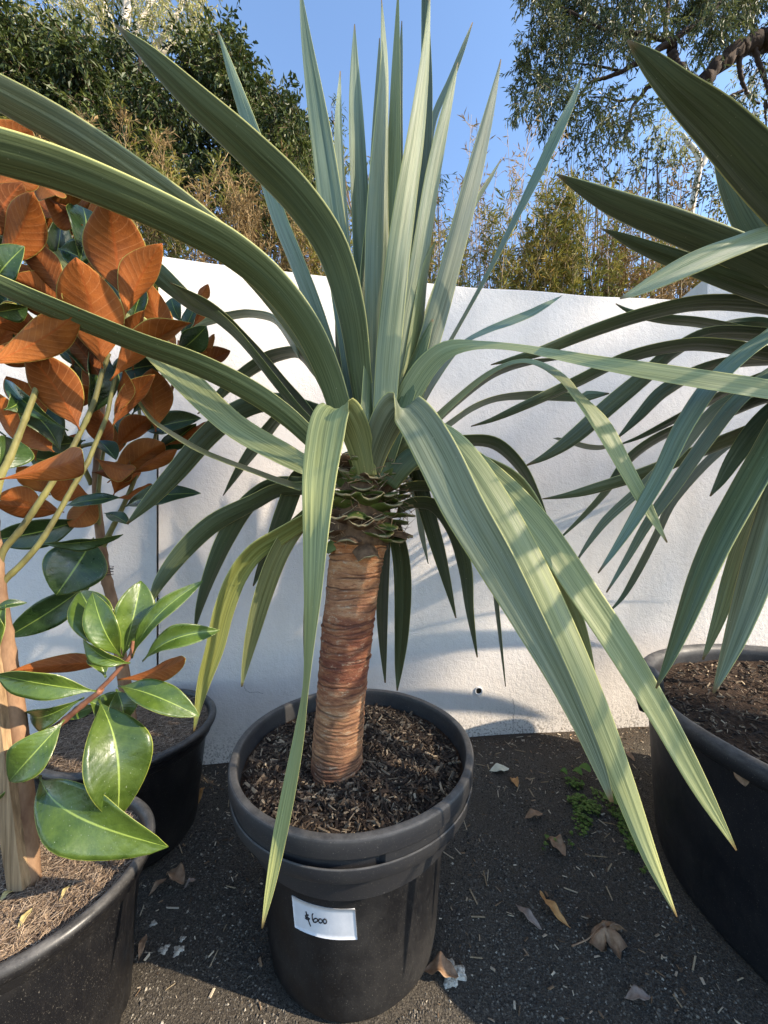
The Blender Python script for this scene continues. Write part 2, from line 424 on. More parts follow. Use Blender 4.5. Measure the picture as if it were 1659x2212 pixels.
MT = dict(
    yucca=m_yucca(), magtop=m_magtop(), magbot=m_magbot(), wall=m_wall(), asphalt=m_asphalt(), trunk=m_trunk(),
    pot=m_plastic("black_pot_plastic", dusty=0.45), potshine=m_plastic("glossy_black_plastic", dusty=0.25, rough=0.34),
    potrim=m_plastic("faded_rim_plastic", base=(0.024, 0.024, 0.026), dusty=0.7, rough=0.5),
    potdark=m_plastic("dark_tub_plastic", base=(0.007, 0.008, 0.011), dusty=0.12, rough=0.5),
    paper=m_simple("label_paper", (0.54, 0.55, 0.57), (0.64, 0.645, 0.66), 30, 0.7, 0.3, bstr=0.1),
    ink=m_simple("black_ink", (0.012, 0.012, 0.016), (0.02, 0.02, 0.025), 30, 0.5, 0.3),
    soil=m_simple("potting_soil", (0.018, 0.011, 0.007), (0.075, 0.045, 0.027), 90, 0.95, 0.2, bstr=1.0, bdist=0.01),
    coirbase=m_simple("coir_mat", (0.06, 0.040, 0.026), (0.17, 0.125, 0.085), 120, 0.95, 0.2, bstr=1.0, bdist=0.01),
    chip=m_objrand("wood_chip", [(0.0, (0.026, 0.017, 0.012)), (0.55, (0.085, 0.056, 0.036)), (0.85, (0.20, 0.14, 0.086)), (1.0, (0.46, 0.35, 0.22))]),
    chips=m_island("wood_chip_mulch", [(0.0, (0.016, 0.011, 0.008)), (0.5, (0.058, 0.038, 0.025)), (0.82, (0.15, 0.105, 0.066)), (1.0, (0.44, 0.34, 0.22))], 0.85),
    coir=m_island("coir_fibre", [(0.0, (0.11, 0.075, 0.050)), (0.5, (0.26, 0.185, 0.125)), (1.0, (0.50, 0.38, 0.26))], 0.8),
    fibre=m_island("dry_leaf_fibre", [(0.0, (0.10, 0.055, 0.03)), (0.6, (0.28, 0.18, 0.10)), (1.0, (0.48, 0.36, 0.22))], 0.8),
    stub=m_simple("cut_leaf_base", (0.060, 0.082, 0.016), (0.15, 0.185, 0.040), 30, 0.55, 0.4, stretch=(1, 1, .4)),
    stubdry=m_simple("dry_leaf_base", (0.055, 0.030, 0.018), (0.22, 0.13, 0.07), 40, 0.85, 0.25),
    cutend=m_simple("cut_end", (0.22, 0.17, 0.085), (0.38, 0.32, 0.18), 60, 0.85, 0.2),
    stem=m_simple("magnolia_stem", (0.10, 0.085, 0.030), (0.23, 0.21, 0.065), 30, 0.6, 0.35, stretch=(1, 1, .4)),
    redstem=m_simple("magnolia_red_stem", (0.15, 0.055, 0.03), (0.27, 0.12, 0.065), 35, 0.65, 0.35),
    mtrunk=m_simple("magnolia_bark", (0.13, 0.065, 0.035), (0.33, 0.20, 0.11), 28, 0.8, 0.3, stretch=(1, 1, .35), bstr=0.6),
    stake=m_simple("weathered_stake", (0.13, 0.080, 0.040), (0.44, 0.30, 0.165), 34, 0.85, 0.25, stretch=(2.5, 2.5, .14), bstr=0.5),
    wire=m_simple("tie_wire", (0.02, 0.018, 0.016), (0.05, 0.04, 0.035), 50, 0.5, 0.5),
    straw=m_objrand("straw", [(0.0, (0.28, 0.20, 0.11)), (0.6, (0.48, 0.38, 0.24)), (1.0, (0.62, 0.55, 0.42))], 0.8),
    litter=m_island("litter_bits", [(0.0, (0.06, 0.04, 0.025)), (0.5, (0.20, 0.13, 0.075)), (1.0, (0.52, 0.44, 0.32))], 0.85),
    grit=m_island("asphalt_grit", [(0.0, (0.022, 0.019, 0.016)), (0.5, (0.070, 0.061, 0.050)), (0.93, (0.16, 0.14, 0.11)), (1.0, (0.36, 0.32, 0.25))], 0.9, spec=0.25),
    dry1=m_simple("dry_leaf_brown", (0.17, 0.095, 0.050), (0.33, 0.215, 0.13), 55, 0.7, 0.35),
    dry2=m_simple("dry_leaf_orange", (0.34, 0.155, 0.045), (0.50, 0.27, 0.095), 45, 0.6, 0.4),
    dry3=m_simple("dry_leaf_grey", (0.16, 0.12, 0.095), (0.34, 0.27, 0.22), 60, 0.75, 0.3),
    fungus=m_simple("pale_crust", (0.25, 0.22, 0.17), (0.72, 0.68, 0.58), 120, 0.95, 0.2, bstr=1.0, bdist=0.01),
    weed=m_island("clover_leaf", [(0.0, (0.05, 0.10, 0.015)), (0.6, (0.10, 0.19, 0.03)), (1.0, (0.20, 0.28, 0.06))], 0.6, 0.2),
    concrete=m_simple("pale_concrete", (0.44, 0.40, 0.34), (0.56, 0.52, 0.45), 14, 0.9, 0.2, bstr=0.3),
    hole=m_simple("bore_shade", (0.02, 0.017, 0.014), (0.06, 0.05, 0.035), 40, 0.9, 0.2),
    pipe=m_simple("pvc_pipe", (0.55, 0.54, 0.52), (0.68, 0.67, 0.66), 40, 0.5, 0.4),
    bank=m_simple("bank_soil", (0.03, 0.025, 0.012), (0.08, 0.075, 0.03), 6, 0.95, 0.2, bstr=0.8, bdist=0.05),
    bark=m_simple("tree_bark", (0.020, 0.013, 0.010), (0.065, 0.042, 0.030), 9, 0.9, 0.2, stretch=(1, 1, .3), bstr=0.8, bdist=0.03),
    palebark=m_simple("pale_gum_bark", (0.42, 0.36, 0.29), (0.66, 0.60, 0.50), 5, 0.8, 0.2, stretch=(1, 1, .3), bstr=0.3, bdist=0.02),
    cane=m_simple("bamboo_cane", (0.24, 0.155, 0.07), (0.44, 0.31, 0.15), 12, 0.6, 0.35, stretch=(1, 1, .2)),
    twig=m_simple("twig_bark", (0.09, 0.06, 0.04), (0.20, 0.14, 0.09), 12, 0.85, 0.2),
    ev=m_island("evergreen_leaf", [(0.0, (0.014, 0.026, 0.006)), (0.5, (0.044, 0.066, 0.013)), (1.0, (0.15, 0.175, 0.036))], 0.5, 0.2, 0.4, 0.9),
    gum=m_island("gum_leaf", [(0.0, (0.028, 0.042, 0.014)), (0.6, (0.075, 0.095, 0.030)), (1.0, (0.17, 0.18, 0.055))], 0.5, 0.22, 0.4, 0.8),
    gumpale=m_island("sunlit_gum_leaf", [(0.0, (0.16, 0.17, 0.04)), (0.6, (0.34, 0.33, 0.10)), (1.0, (0.52, 0.48, 0.20))], 0.5, 0.3, 0.4, 0.5),  # lit copy of the gum leaf, sunlight put into its colour
    bam=m_island("bamboo_leaf", [(0.0, (0.07, 0.090, 0.018)), (0.45, (0.19, 0.19, 0.035)), (0.8, (0.34, 0.27, 0.06)), (1.0, (0.44, 0.30, 0.10))], 0.6, 0.3, 0.3, 1.1),
    bamgreen=m_island("green_bamboo_leaf", [(0.0, (0.035, 0.058, 0.010)), (0.6, (0.095, 0.125, 0.022)), (1.0, (0.20, 0.20, 0.045))], 0.6, 0.3, 0.3, 1.1),
    bamdry=m_island("dry_bamboo_leaf", [(0.0, (0.13, 0.085, 0.035)), (0.5, (0.27, 0.18, 0.075)), (1.0, (0.46, 0.32, 0.15))], 0.7, 0.3, 0.3, 1.1),
    shrub=m_island("shrub_leaf", [(0.0, (0.025, 0.042, 0.012)), (0.6, (0.07, 0.09, 0.025)), (1.0, (0.18, 0.17, 0.045))], 0.5, 0.2, 0.4, 1.0),
)
# ------------------------------------------------------------------ the setting
def boxes(cen, dims, ax, ay, az, jit=0.0):
    """oriented boxes: cen (n,3), half dims (n,3), axes (n,3) each"""
    n = len(cen); s = np.array([[i, j, k] for i in (-1, 1) for j in (-1, 1) for k in (-1, 1)], dtype=float)
    q = s[None] * dims[:, None, :] * (1 + rng.uniform(-jit, jit, (n, 8, 3)))
    V = cen[:, None, :] + q[..., 0:1] * ax[:, None, :] + q[..., 1:2] * ay[:, None, :] + q[..., 2:3] * az[:, None, :]
    f = np.array([[0, 1, 3, 2], [4, 6, 7, 5], [0, 4, 5, 1], [2, 3, 7, 6], [0, 2, 6, 4], [1, 5, 7, 3]])
    return V.reshape(-1, 3), ((np.arange(n) * 8)[:, None, None] + f[None]).reshape(-1, 4)

def rot_axes(yaw, pitch, roll):
    cy, sy, cp, sp, cr, sr = np.cos(yaw), np.sin(yaw), np.cos(pitch), np.sin(pitch), np.cos(roll), np.sin(roll)
    ax = np.stack([cy * cp, sy * cp, sp], -1)
    ay0 = np.stack([-sy, cy, np.zeros_like(cy)], -1); az0 = np.cross(ax, ay0)
    ay = ay0 * cr[:, None] + az0 * sr[:, None]; az = np.cross(ax, ay)
    return ax, ay, az

WX = np.array([-6, -3, -1.6, -.93, -.716, -.365, .0, .30, .60, 1.27, 1.83, 2.6, 4.0, 7.0])
WY = np.array([1.30, 1.42, 1.50, 1.585, 1.625, 1.70, 1.755, 1.80, 1.84, 1.90, 1.915, 1.92, 1.93, 1.95])
def wally(x): 
    xs = np.asarray(x, dtype=float)
    return sum(np.interp(xs + d, WX, WY) for d in (-.12, -.06, 0, .06, .12)) / 5.0

# ground: one sheet, finer near the camera so that it is not a perfect plane
gx = np.concatenate([[-400, -60, -12], np.linspace(-3, 3.4, 90), [12, 60, 400]])
gy = np.concatenate([[-400, -60, -10], np.linspace(-.6, 2.6, 50), [12, 60, 600]])
GX, GY = np.meshgrid(gx, gy)
GZ = np.zeros_like(GX)
for a, f1, f2, ph in ((.004, 5.1, 3.7, .3), (.003, 9.7, 11.3, 1.7), (.002, 21, 17, 4.0)):
    GZ += a * np.sin(GX * f1 + ph) * np.cos(GY * f2 + ph * 2)
GZ[(np.abs(GX) > 3.4) | (GY > 2.6) | (GY < -.6)] = 0
def gz(x, y):
    z = 0
    for a, f1, f2, ph in ((.004, 5.1, 3.7, .3), (.003, 9.7, 11.3, 1.7), (.002, 21, 17, 4.0)):
        z = z + a * np.sin(x * f1 + ph) * np.cos(y * f2 + ph * 2)
    return z
Vg = np.stack([GX, GY, GZ], -1).reshape(-1, 3)
gr = link("ground", mesh_np("ground", Vg, grid_faces(len(gy), len(gx)), 4), MT['asphalt']); tag(gr, kind="structure")

def wall_mesh(x0, x1, z1, thick, zsteps, nx):
    xs = np.linspace(x0, x1, nx); ys = wally(xs)
    prof = [(0, -.05), (0, z1 - .012), (.004, z1 - .004), (.012, z1), (thick - .012, z1), (thick, z1 - .012), (thick, -.05)]
    V = np.array([[x, y + o, z] for (o, z) in prof for x, y in zip(xs, ys)])
    q = grid_faces(len(prof), nx)
    ff = list(q.ravel()); npf = [4] * len(q)
    L = [r * nx for r in range(len(prof))]; R = [r * nx + nx - 1 for r in range(len(prof))]
    ff += L[::-1] + R; npf += [len(prof)] * 2
    return V, ff, npf

V, ff, npf = wall_mesh(-.928, 6.5, 2.12, .22, 1, 120)
V[:, 2] += np.where(V[:, 2] > 1.0, .006 * np.sin(V[:, 0] * 3.1) + .003 * np.sin(V[:, 0] * 11), 0)
wall = build("retaining_wall", V, ff, npf, MT['wall'])
tag(wall, "tall curved white rendered wall with a weep pipe near its foot", "wall")
V, ff, npf = wall_mesh(-5.5, -.936, 1.86, .22, 1, 60)
lw = build("low_wall", V, ff, npf, MT['wall'])
tag(lw, "lower white rendered wall panel behind the magnolia pots, past the dark joint", "wall")

# weep pipe in the wall
pc = np.array((0.446, float(wally(.446)), .217))
pr = [(.0135, .03), (.0135, -.005), (.0145, -.007), (.0185, -.007), (.0195, -.005), (.0195, .02)]
V, q = lathe(pr, (0, 0, 0), 28)
V = np.stack([V[:, 0] + pc[0], V[:, 2] + pc[1], V[:, 1] + pc[2]], -1)
build("weep_pipe", V, q, 4, MT['pipe'], wall)
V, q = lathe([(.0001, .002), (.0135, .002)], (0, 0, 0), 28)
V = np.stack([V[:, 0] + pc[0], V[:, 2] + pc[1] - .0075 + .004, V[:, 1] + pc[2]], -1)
build("bore_shade", V, q, 4, MT['hole'], wall)  # flat dark disc stands for the shade inside the pipe
# thin crack lines running down the render
def crack(pts, r):
    p = np.array([[x, float(wally(x)) - .0006, z] for x, z in pts]); p = catmull(p, len(pts) * 5)
    p[:, 0] += rng.normal(0, .0022, len(p)); p[:, 2] += rng.normal(0, .0015, len(p))
    V, ff, n_ = tube(p, r, 4); build("crack", V, ff, n_, MT['hole'], wall)
crack([(.62, .02), (.616, .07), (.622, .12), (.618, .17)], .0006)
crack([(-.60, .32), (-.585, .29), (-.55, .285), (-.52, .275)], .0006)

# taller pier behind the right end of the wall
pv = []
def prism(name, foot, z0, z1, mat_, parent=None):
    n = len(foot); V = np.array([[x, y, z0] for x, y in foot] + [[x, y, z1] for x, y in foot])
    ff = []; npf = []
    for i in range(n): ff += [i, (i + 1) % n, n + (i + 1) % n, n + i]; npf.append(4)
    ff += list(range(n))[::-1] + list(range(n, 2 * n)); npf += [n, n]
    return build(name, V, ff, npf, mat_, parent, smooth=False)
pier = empty("wall_pier", (2.4, 2.36, 0), "square white rendered pier rising behind the long curved wall", "pier")
prism("pier_shaft", [(2.20, 2.42), (2.26, 2.30), (2.75, 2.42), (2.68, 2.72)], 0, 2.655, MT['wall'], pier)
prism("pier_step", [(1.98, 2.36), (2.18, 2.31), (2.196, 2.42), (2.16, 2.6), (2.0, 2.6)], 0, 2.50, MT['wall'], pier)

# raised bank behind the wall
bx = np.linspace(-30, 30, 61); by = np.concatenate([[2.22], np.linspace(2.6, 30, 40)])
BX, BY = np.meshgrid(bx, by)
BY = np.where(BY < 2.3, wally(np.clip(BX, -6, 7)) + .222, BY)
BZ = 1.80 + .03 * (BY - 2.2) + .06 * np.sin(BX * 1.3) * np.cos(BY * 1.1)
bz0 = BZ.copy(); BZ[0] = 1.78
build("bank", np.stack([BX, BY, BZ], -1).reshape(-1, 3), grid_faces(len(by), len(bx)), 4, MT['bank'])["kind"] = "structure"
def bankz(x, y): return 1.80 + .03 * (y - 2.2) + .06 * np.sin(x * 1.3) * np.cos(y * 1.1) - .03

# ------------------------------------------------------------------ pots
def bev(prof, d=.0018):
    out = [prof[0]]
    for a, b, c in zip(prof[:-2], prof[1:-1], prof[2:]):
        a, b, c = map(np.array, (a, b, c))
        la, lc = np.linalg.norm(a - b), np.linalg.norm(c - b)
        out.append(tuple(b + (a - b) / la * min(d, la * .35))); out.append(tuple(b + (c - b) / lc * min(d, lc * .35)))
    out.append(prof[-1]); return out

def soil_disc(name, c, r, z, mat_, parent, amp=.006, dip=None, nr=26, na=64):
    rr = np.linspace(0.0005, r, nr); th = np.linspace(0, 2 * math.pi, na, endpoint=False)
    Rr, Th = np.meshgrid(rr, th, indexing='ij')
    X = c[0] + Rr * np.cos(Th); Y = c[1] + Rr * np.sin(Th)
    Zs = np.array([mnoise.noise((x * 14, y * 14, 3.1)) + .6 * mnoise.noise((x * 40, y * 40, 1.1)) for x, y in zip(X.ravel(), Y.ravel())]).reshape(X.shape)
    Zz = z + amp * Zs
    if dip is not None:
        d = np.hypot(X - dip[0], Y - dip[1]); Zz = Zz - dip[2] * np.exp(-(d / dip[3]) ** 2)
    o = build(name, np.stack([X, Y, Zz], -1).reshape(-1, 3), grid_faces(nr, na, True), 4, mat_, parent)
    def hz(x, y):
        h = z + amp * (mnoise.noise((x * 14, y * 14, 3.1)) + .6 * mnoise.noise((x * 40, y * 40, 1.1)))
        if dip is not None: h -= dip[2] * math.exp(-((x - dip[0]) ** 2 + (y - dip[1]) ** 2) / dip[3] ** 2)
        return h
    return o, hz

CHIP_MESH = []
for k in range(8):
    V, q = boxes(np.zeros((1, 3)), np.array([[1., rng.uniform(.10, .24), rng.uniform(.06, .13)]]), np.array([[1., 0, 0]]), np.array([[0, 1., 0]]), np.array([[0, 0, 1.]]), .28)
    CHIP_MESH.append(mesh_np("wood_chip", V, q, 4, False))

def chips_on(soil, c, r, hz, nobj, nstuff, pot, avoid=None, lo=.007, hi=.021):
    org = origin_of(soil); k = 0
    while k < nobj:
        a = random.uniform(0, 2 * math.pi); d = r * math.sqrt(random.random()) * .97
        x, y = c[0] + d * math.cos(a), c[1] + d * math.sin(a)
        if avoid and math.hypot(x - avoid[0], y - avoid[1]) < avoid[2]: continue
        o = link("wood_chip", CHIP_MESH[k % 8], MT['chip'], soil)
        s = random.uniform(lo, hi)
        o.location = (x - org[0], y - org[1], hz(x, y) + s * .22 + .002 - org[2])
        o.rotation_euler = (random.gauss(0, .5), random.gauss(0, .22), random.uniform(0, 6.28))
        o.scale = (s, s * random.uniform(.6, 1.1), s); k += 1
    a = rng.uniform(0, 2 * math.pi, nstuff); d = r * np.sqrt(rng.random(nstuff)) * .985
    x, y = c[0] + d * np.cos(a), c[1] + d * np.sin(a)
    z = np.array([hz(i, j) for i, j in zip(x, y)]) + rng.uniform(-.001, .006, nstuff)
    L = rng.uniform(.0025, .011, nstuff) * rng.uniform(.5, 1.3, nstuff)
    dims = np.stack([L, L * rng.uniform(.10, .32, nstuff), L * rng.uniform(.06, .18, nstuff)], -1)
    axs = rot_axes(rng.uniform(0, 6.28, nstuff), rng.normal(0, .4, nstuff), rng.normal(0, .7, nstuff))
    V, q = boxes(np.stack([x, y, z], -1), dims, *axs, jit=.25)
    build("mulch", V, q, 4, MT['chips'], pot, smooth=False)["kind"] = "stuff"

# --- main pot
MC = np.array((-.0785, 1.0)); SLOT = (-24, 16)
main_pot = empty("plant_pot", (MC[0], MC[1], 0), "black plastic pot with a handwritten white price label, holding the ringed trunk", "pot")
prof = [(.02, .006), (.190, .006), (.200, 0), (.209, .014), (.213, .04), (.225, .20), (.238, .355), (.239, .3765), (.293, .378), (.2965, .381), (.2995, .395),
        (.3005, .4075), (.2990, .410), (.2960, .4100), (.2880, .390), (.2862, .398), (.2862, .4278), (.2985, .4282), (.3035, .431), (.3045, .444), (.3038, .4625), (.3010, .4662), (.2950, .467),
        (.2875, .4668), (.2845, .4645), (.2825, .455), (.2790, .43), (.2660, .36), (.2560, .31)]
def slotfun(R, Zc, th):
    az = np.degrees(np.arctan2(np.sin(th + math.pi / 2), np.cos(th + math.pi / 2)))   # 0 = towards the camera, + = right
    groove = (Zc > .3865) & (Zc < .4285) & (R < .298) & (R > .2855)
    full = (az > SLOT[0]) & (az < SLOT[1])
    R = np.where(groove & ~full, np.where(Zc > .405, .2975, .2950), R)
    R = R + .0012 * np.sin(3 * th + 1.0) * (Zc > .3) + .0006 * np.sin(7 * th)
    return R
V, q = lathe(bev(prof[:8], .0016), (MC[0], MC[1], 0), 180, slotfun)
build("shell", V, q, 4, MT['pot'], main_pot).data.set_sharp_from_angle(angle=math.radians(20))
V, q = lathe(bev([(.2375, .3762)] + prof[8:], .0016), (MC[0], MC[1], 0), 180, slotfun)
build("rim", V, q, 4, MT['potrim'], main_pot).data.set_sharp_from_angle(angle=math.radians(20))
soil, hz_main = soil_disc("soil", MC, .277, .420, MT['soil'], main_pot, .007, (-.119 - .04, .965, .024, .09))
chips_on(soil, MC, .270, hz_main, 260, 8500, main_pot, avoid=(-.119, .985, .066))
# price label: wrapped round the pot body (cone)
def bodyr(z): return float(np.interp(z, [.014, .04, .20, .355], [.209, .213, .225, .238]))
def onpot(x, y, lift=.0):
    D = .78
    for _ in range(12):
        p = P(x, y, D); R = bodyr(p[2]) + lift
        X = (x - 829.5) / F; a = X * X + 1; b_ = -2 * (X * MC[0] + MC[1]); c_ = MC[0] ** 2 + MC[1] ** 2 - R * R
        D = (-b_ - math.sqrt(max(b_ * b_ - 4 * a * c_, 0))) / (2 * a)
    return P(x, y, D)
tl = onpot(*A4(370, 270)); tr = onpot(*A4(1280, 460)); br = onpot(*A4(1316, 898)); bl = onpot(*A4(416, 730))
def azz(p): return (math.atan2(p[0] - MC[0], -(p[1] - MC[1])), p[2])
cor = [azz(p) for p in (tl, tr, br, bl)]
def lab(u, v, lift):
    a = (1 - v) * ((1 - u) * cor[0][0] + u * cor[1][0]) + v * ((1 - u) * cor[3][0] + u * cor[2][0])
    z = (1 - v) * ((1 - u) * cor[0][1] + u * cor[1][1]) + v * ((1 - u) * cor[3][1] + u * cor[2][1])
    r = bodyr(z) + lift
    return (MC[0] + r * math.sin(a), MC[1] - r * math.cos(a), z)
nu, nv = 24, 8
Vt = [lab(i / (nu - 1), j / (nv - 1), .0016 + .0012 * (i > nu - 4) * (i - nu + 4) * .4) for j in range(nv) for i in range(nu)]
Vb = [lab(i / (nu - 1), j / (nv - 1), .0006) for j in range(nv) for i in range(nu)]
qf = grid_faces(nv, nu)
V = np.array(Vt + Vb)
ring = [i for i in range(nu)] + [j * nu + nu - 1 for j in range(1, nv)] + [(nv - 1) * nu + i for i in range(nu - 2, -1, -1)] + [j * nu for j in range(nv - 2, 0, -1)]
side = np.array([[ring[i], ring[(i + 1) % len(ring)], ring[(i + 1) % len(ring)] + nu * nv, ring[i] + nu * nv] for i in range(len(ring))])
pl = build("price_label", V, np.concatenate([qf, qf[:, ::-1] + nu * nv, side]), 4, MT['paper'], main_pot)
pl["label"] = "white paper price label reading $600"
def stroke(pts, n=24):
    c = catmull(np.array([(x, y, 0.0) for x, y in pts]), n)
    w3 = []
    for x, y, _ in c: w3.append(onpot(*A4(x, y), lift=.0022))
    return tube(np.array(w3), .00115, 6)
VV, FF, NN = [], [], []
def addst(t):
    off = sum(len(v) for v in VV); VV.append(t[0]); FF.extend([i + off for i in t[1]]); NN.extend(t[2])
addst(stroke([(570, 515), (585, 570), (602, 625), (620, 680), (638, 726)]))
addst(stroke([(608, 566), (585, 562), (563, 572), (568, 590), (600, 604), (622, 620), (606, 630), (578, 620), (560, 603)], 30))
addst(stroke([(674, 545), (661, 562), (664, 610), (678, 655), (704, 670), (736, 655), (738, 626), (716, 612), (692, 622), (682, 640)], 40))
def ell(cx, cy, rx, ry): return [(cx + rx * math.cos(a) + 4 * math.sin(a), cy + ry * math.sin(a)) for a in np.linspace(-2.0, 4.45, 16)]
addst(stroke(ell(781, 650, 27, 30), 36)); addst(stroke(ell(845, 655, 25, 33), 36))
build("lettering", np.concatenate(VV), FF, NN, MT['ink'], pl)

# --- right tub
RC = np.array((1.386, 1.018))
tub = empty("plant_tub", (RC[0], RC[1], 0), "very wide black plastic tub of bark mulch under the dark drooping yucca", "tub")
prof = [(.02, .004), (.53, .004), (.545, 0), (.553, .015), (.575, .44), (.577, .455), (.592, .458), (.602, .468), (.606, .482), (.604, .497), (.596, .508), (.583, .512), (.570, .508), (.560, .497), (.556, .48), (.55, .40), (.545, .35)]
V, q = lathe(bev(prof, .003), (RC[0], RC[1], 0), 144, lambda R, Zc, th: R * (1 + .004 * np.sin(4 * th + .5) + .003 * np.sin(9 * th)))
build("shell", V, q, 4, MT['potdark'], tub).data.set_sharp_from_angle(angle=math.radians(40))
soil2, hz_tub = soil_disc("soil", RC, .558, .455, MT['soil'], tub, .010, (1.30, .95, .05, .20), 30, 80)
chips_on(soil2, RC, .545, hz_tub, 150, 6500, tub, lo=.008, hi=.022)
# lug on the rim
a0 = math.radians(152); lugp = [(RC[0] + r * math.cos(a0), RC[1] + r * math.sin(a0), z) for r, z in ((.575, .40), (.590, .47), (.588, .512), (.572, .524), (.556, .514), (.550, .47))]
V, ff, n_ = tube(catmull(np.array(lugp), 18), .024, 10); build("rim_lug", V, ff, n_, MT['potdark'], tub)

# --- magnolia pots
def coir(pot, c, r, z, n):
    base, hz = soil_disc("coir_mat", c, r, z, MT['coirbase'], pot, .006)
    a = rng.uniform(0, 2 * math.pi, n); d = r * np.sqrt(rng.random(n)) * .98
    p0 = np.stack([c[0] + d * np.cos(a), c[1] + d * np.sin(a), np.zeros(n)], -1)
    p0[:, 2] = [hz(x, y) + .001 for x, y in p0[:, :2]]
    yaw = rng.uniform(0, 6.28, n); L = rng.uniform(.008, .022, n); lift = rng.uniform(.0, .006, n) * rng.uniform(0, 1.6, n)
    d1 = np.stack([np.cos(yaw), np.sin(yaw), np.zeros(n)], -1); yaw2 = yaw + rng.normal(0, .9, n); d2 = np.stack([np.cos(yaw2), np.sin(yaw2), np.zeros(n)], -1)
    p1 = p0 + d1 * L[:, None]; p1[:, 2] += lift + .002; p2 = p1 + d2 * L[:, None]; p2[:, 2] += rng.uniform(-.5, .6, n) * lift
    for p in (p1, p2):
        dd = np.hypot(p[:, 0] - c[0], p[:, 1] - c[1]); s = np.minimum(1, r / dd); p[:, 0] = c[0] + (p[:, 0] - c[0]) * s; p[:, 1] = c[1] + (p[:, 1] - c[1]) * s
    rad = rng.uniform(.0003, .0008, n)
    Va, qa = seg_tubes(p0, p1, rad, rad, 3); Vb, qb = seg_tubes(p1, p2, rad, rad * .5, 3)
    build("coir_fibres", np.concatenate([Va, Vb]), np.concatenate([qa, qb + len(Va)]), 4, MT['coir'], pot, smooth=False)["kind"] = "stuff"
    return hz
FC = np.array((-.706, .774)); BC = np.array((-.84, 1.281))
fpot = empty("plant_pot", (FC[0], FC[1], 0), "sunlit black nursery pot topped with coir fibre and holding a timber stake", "pot")
prof = [(.02, .004), (.150, .004), (.158, 0), (.167, .014), (.183, .285), (.1835, .296), (.197, .299), (.1985, .318), (.205, .322), (.2115, .330), (.2135, .339), (.2105, .348), (.2035, .353), (.195, .351), (.190, .344), (.187, .33), (.182, .26), (.18, .22)]
V, q = lathe(bev(prof, .0022), (FC[0], FC[1], 0), 128, lambda R, Zc, th: R * (1 + .003 * np.sin(5 * th)) - .0035 * ((np.sin(th * 9) > .93) & (Zc < .28)))
build("shell", V, q, 4, MT['potshine'], fpot).data.set_sharp_from_angle(angle=math.radians(40))
hz_f = coir(fpot, FC, .187, .325, 6500)
bpot = empty("plant_pot", (BC[0], BC[1], 0), "shaded black nursery pot topped with coir fibre standing against the white wall", "pot")
prof = [(.02, .004), (.178, .004), (.188, 0), (.198, .014), (.228, .295), (.229, .303), (.244, .306), (.246, .326), (.252, .330), (.2585, .337), (.2605, .347), (.2575, .356), (.250, .360), (.241, .358), (.236, .350), (.233, .33), (.225, .26), (.22, .22)]
V, q = lathe(bev(prof, .0022), (BC[0], BC[1], 0), 128)
build("shell", V, q, 4, MT['potshine'], bpot).data.set_sharp_from_angle(angle=math.radians(40))
hz_b = coir(bpot, BC, .233, .335, 6000)
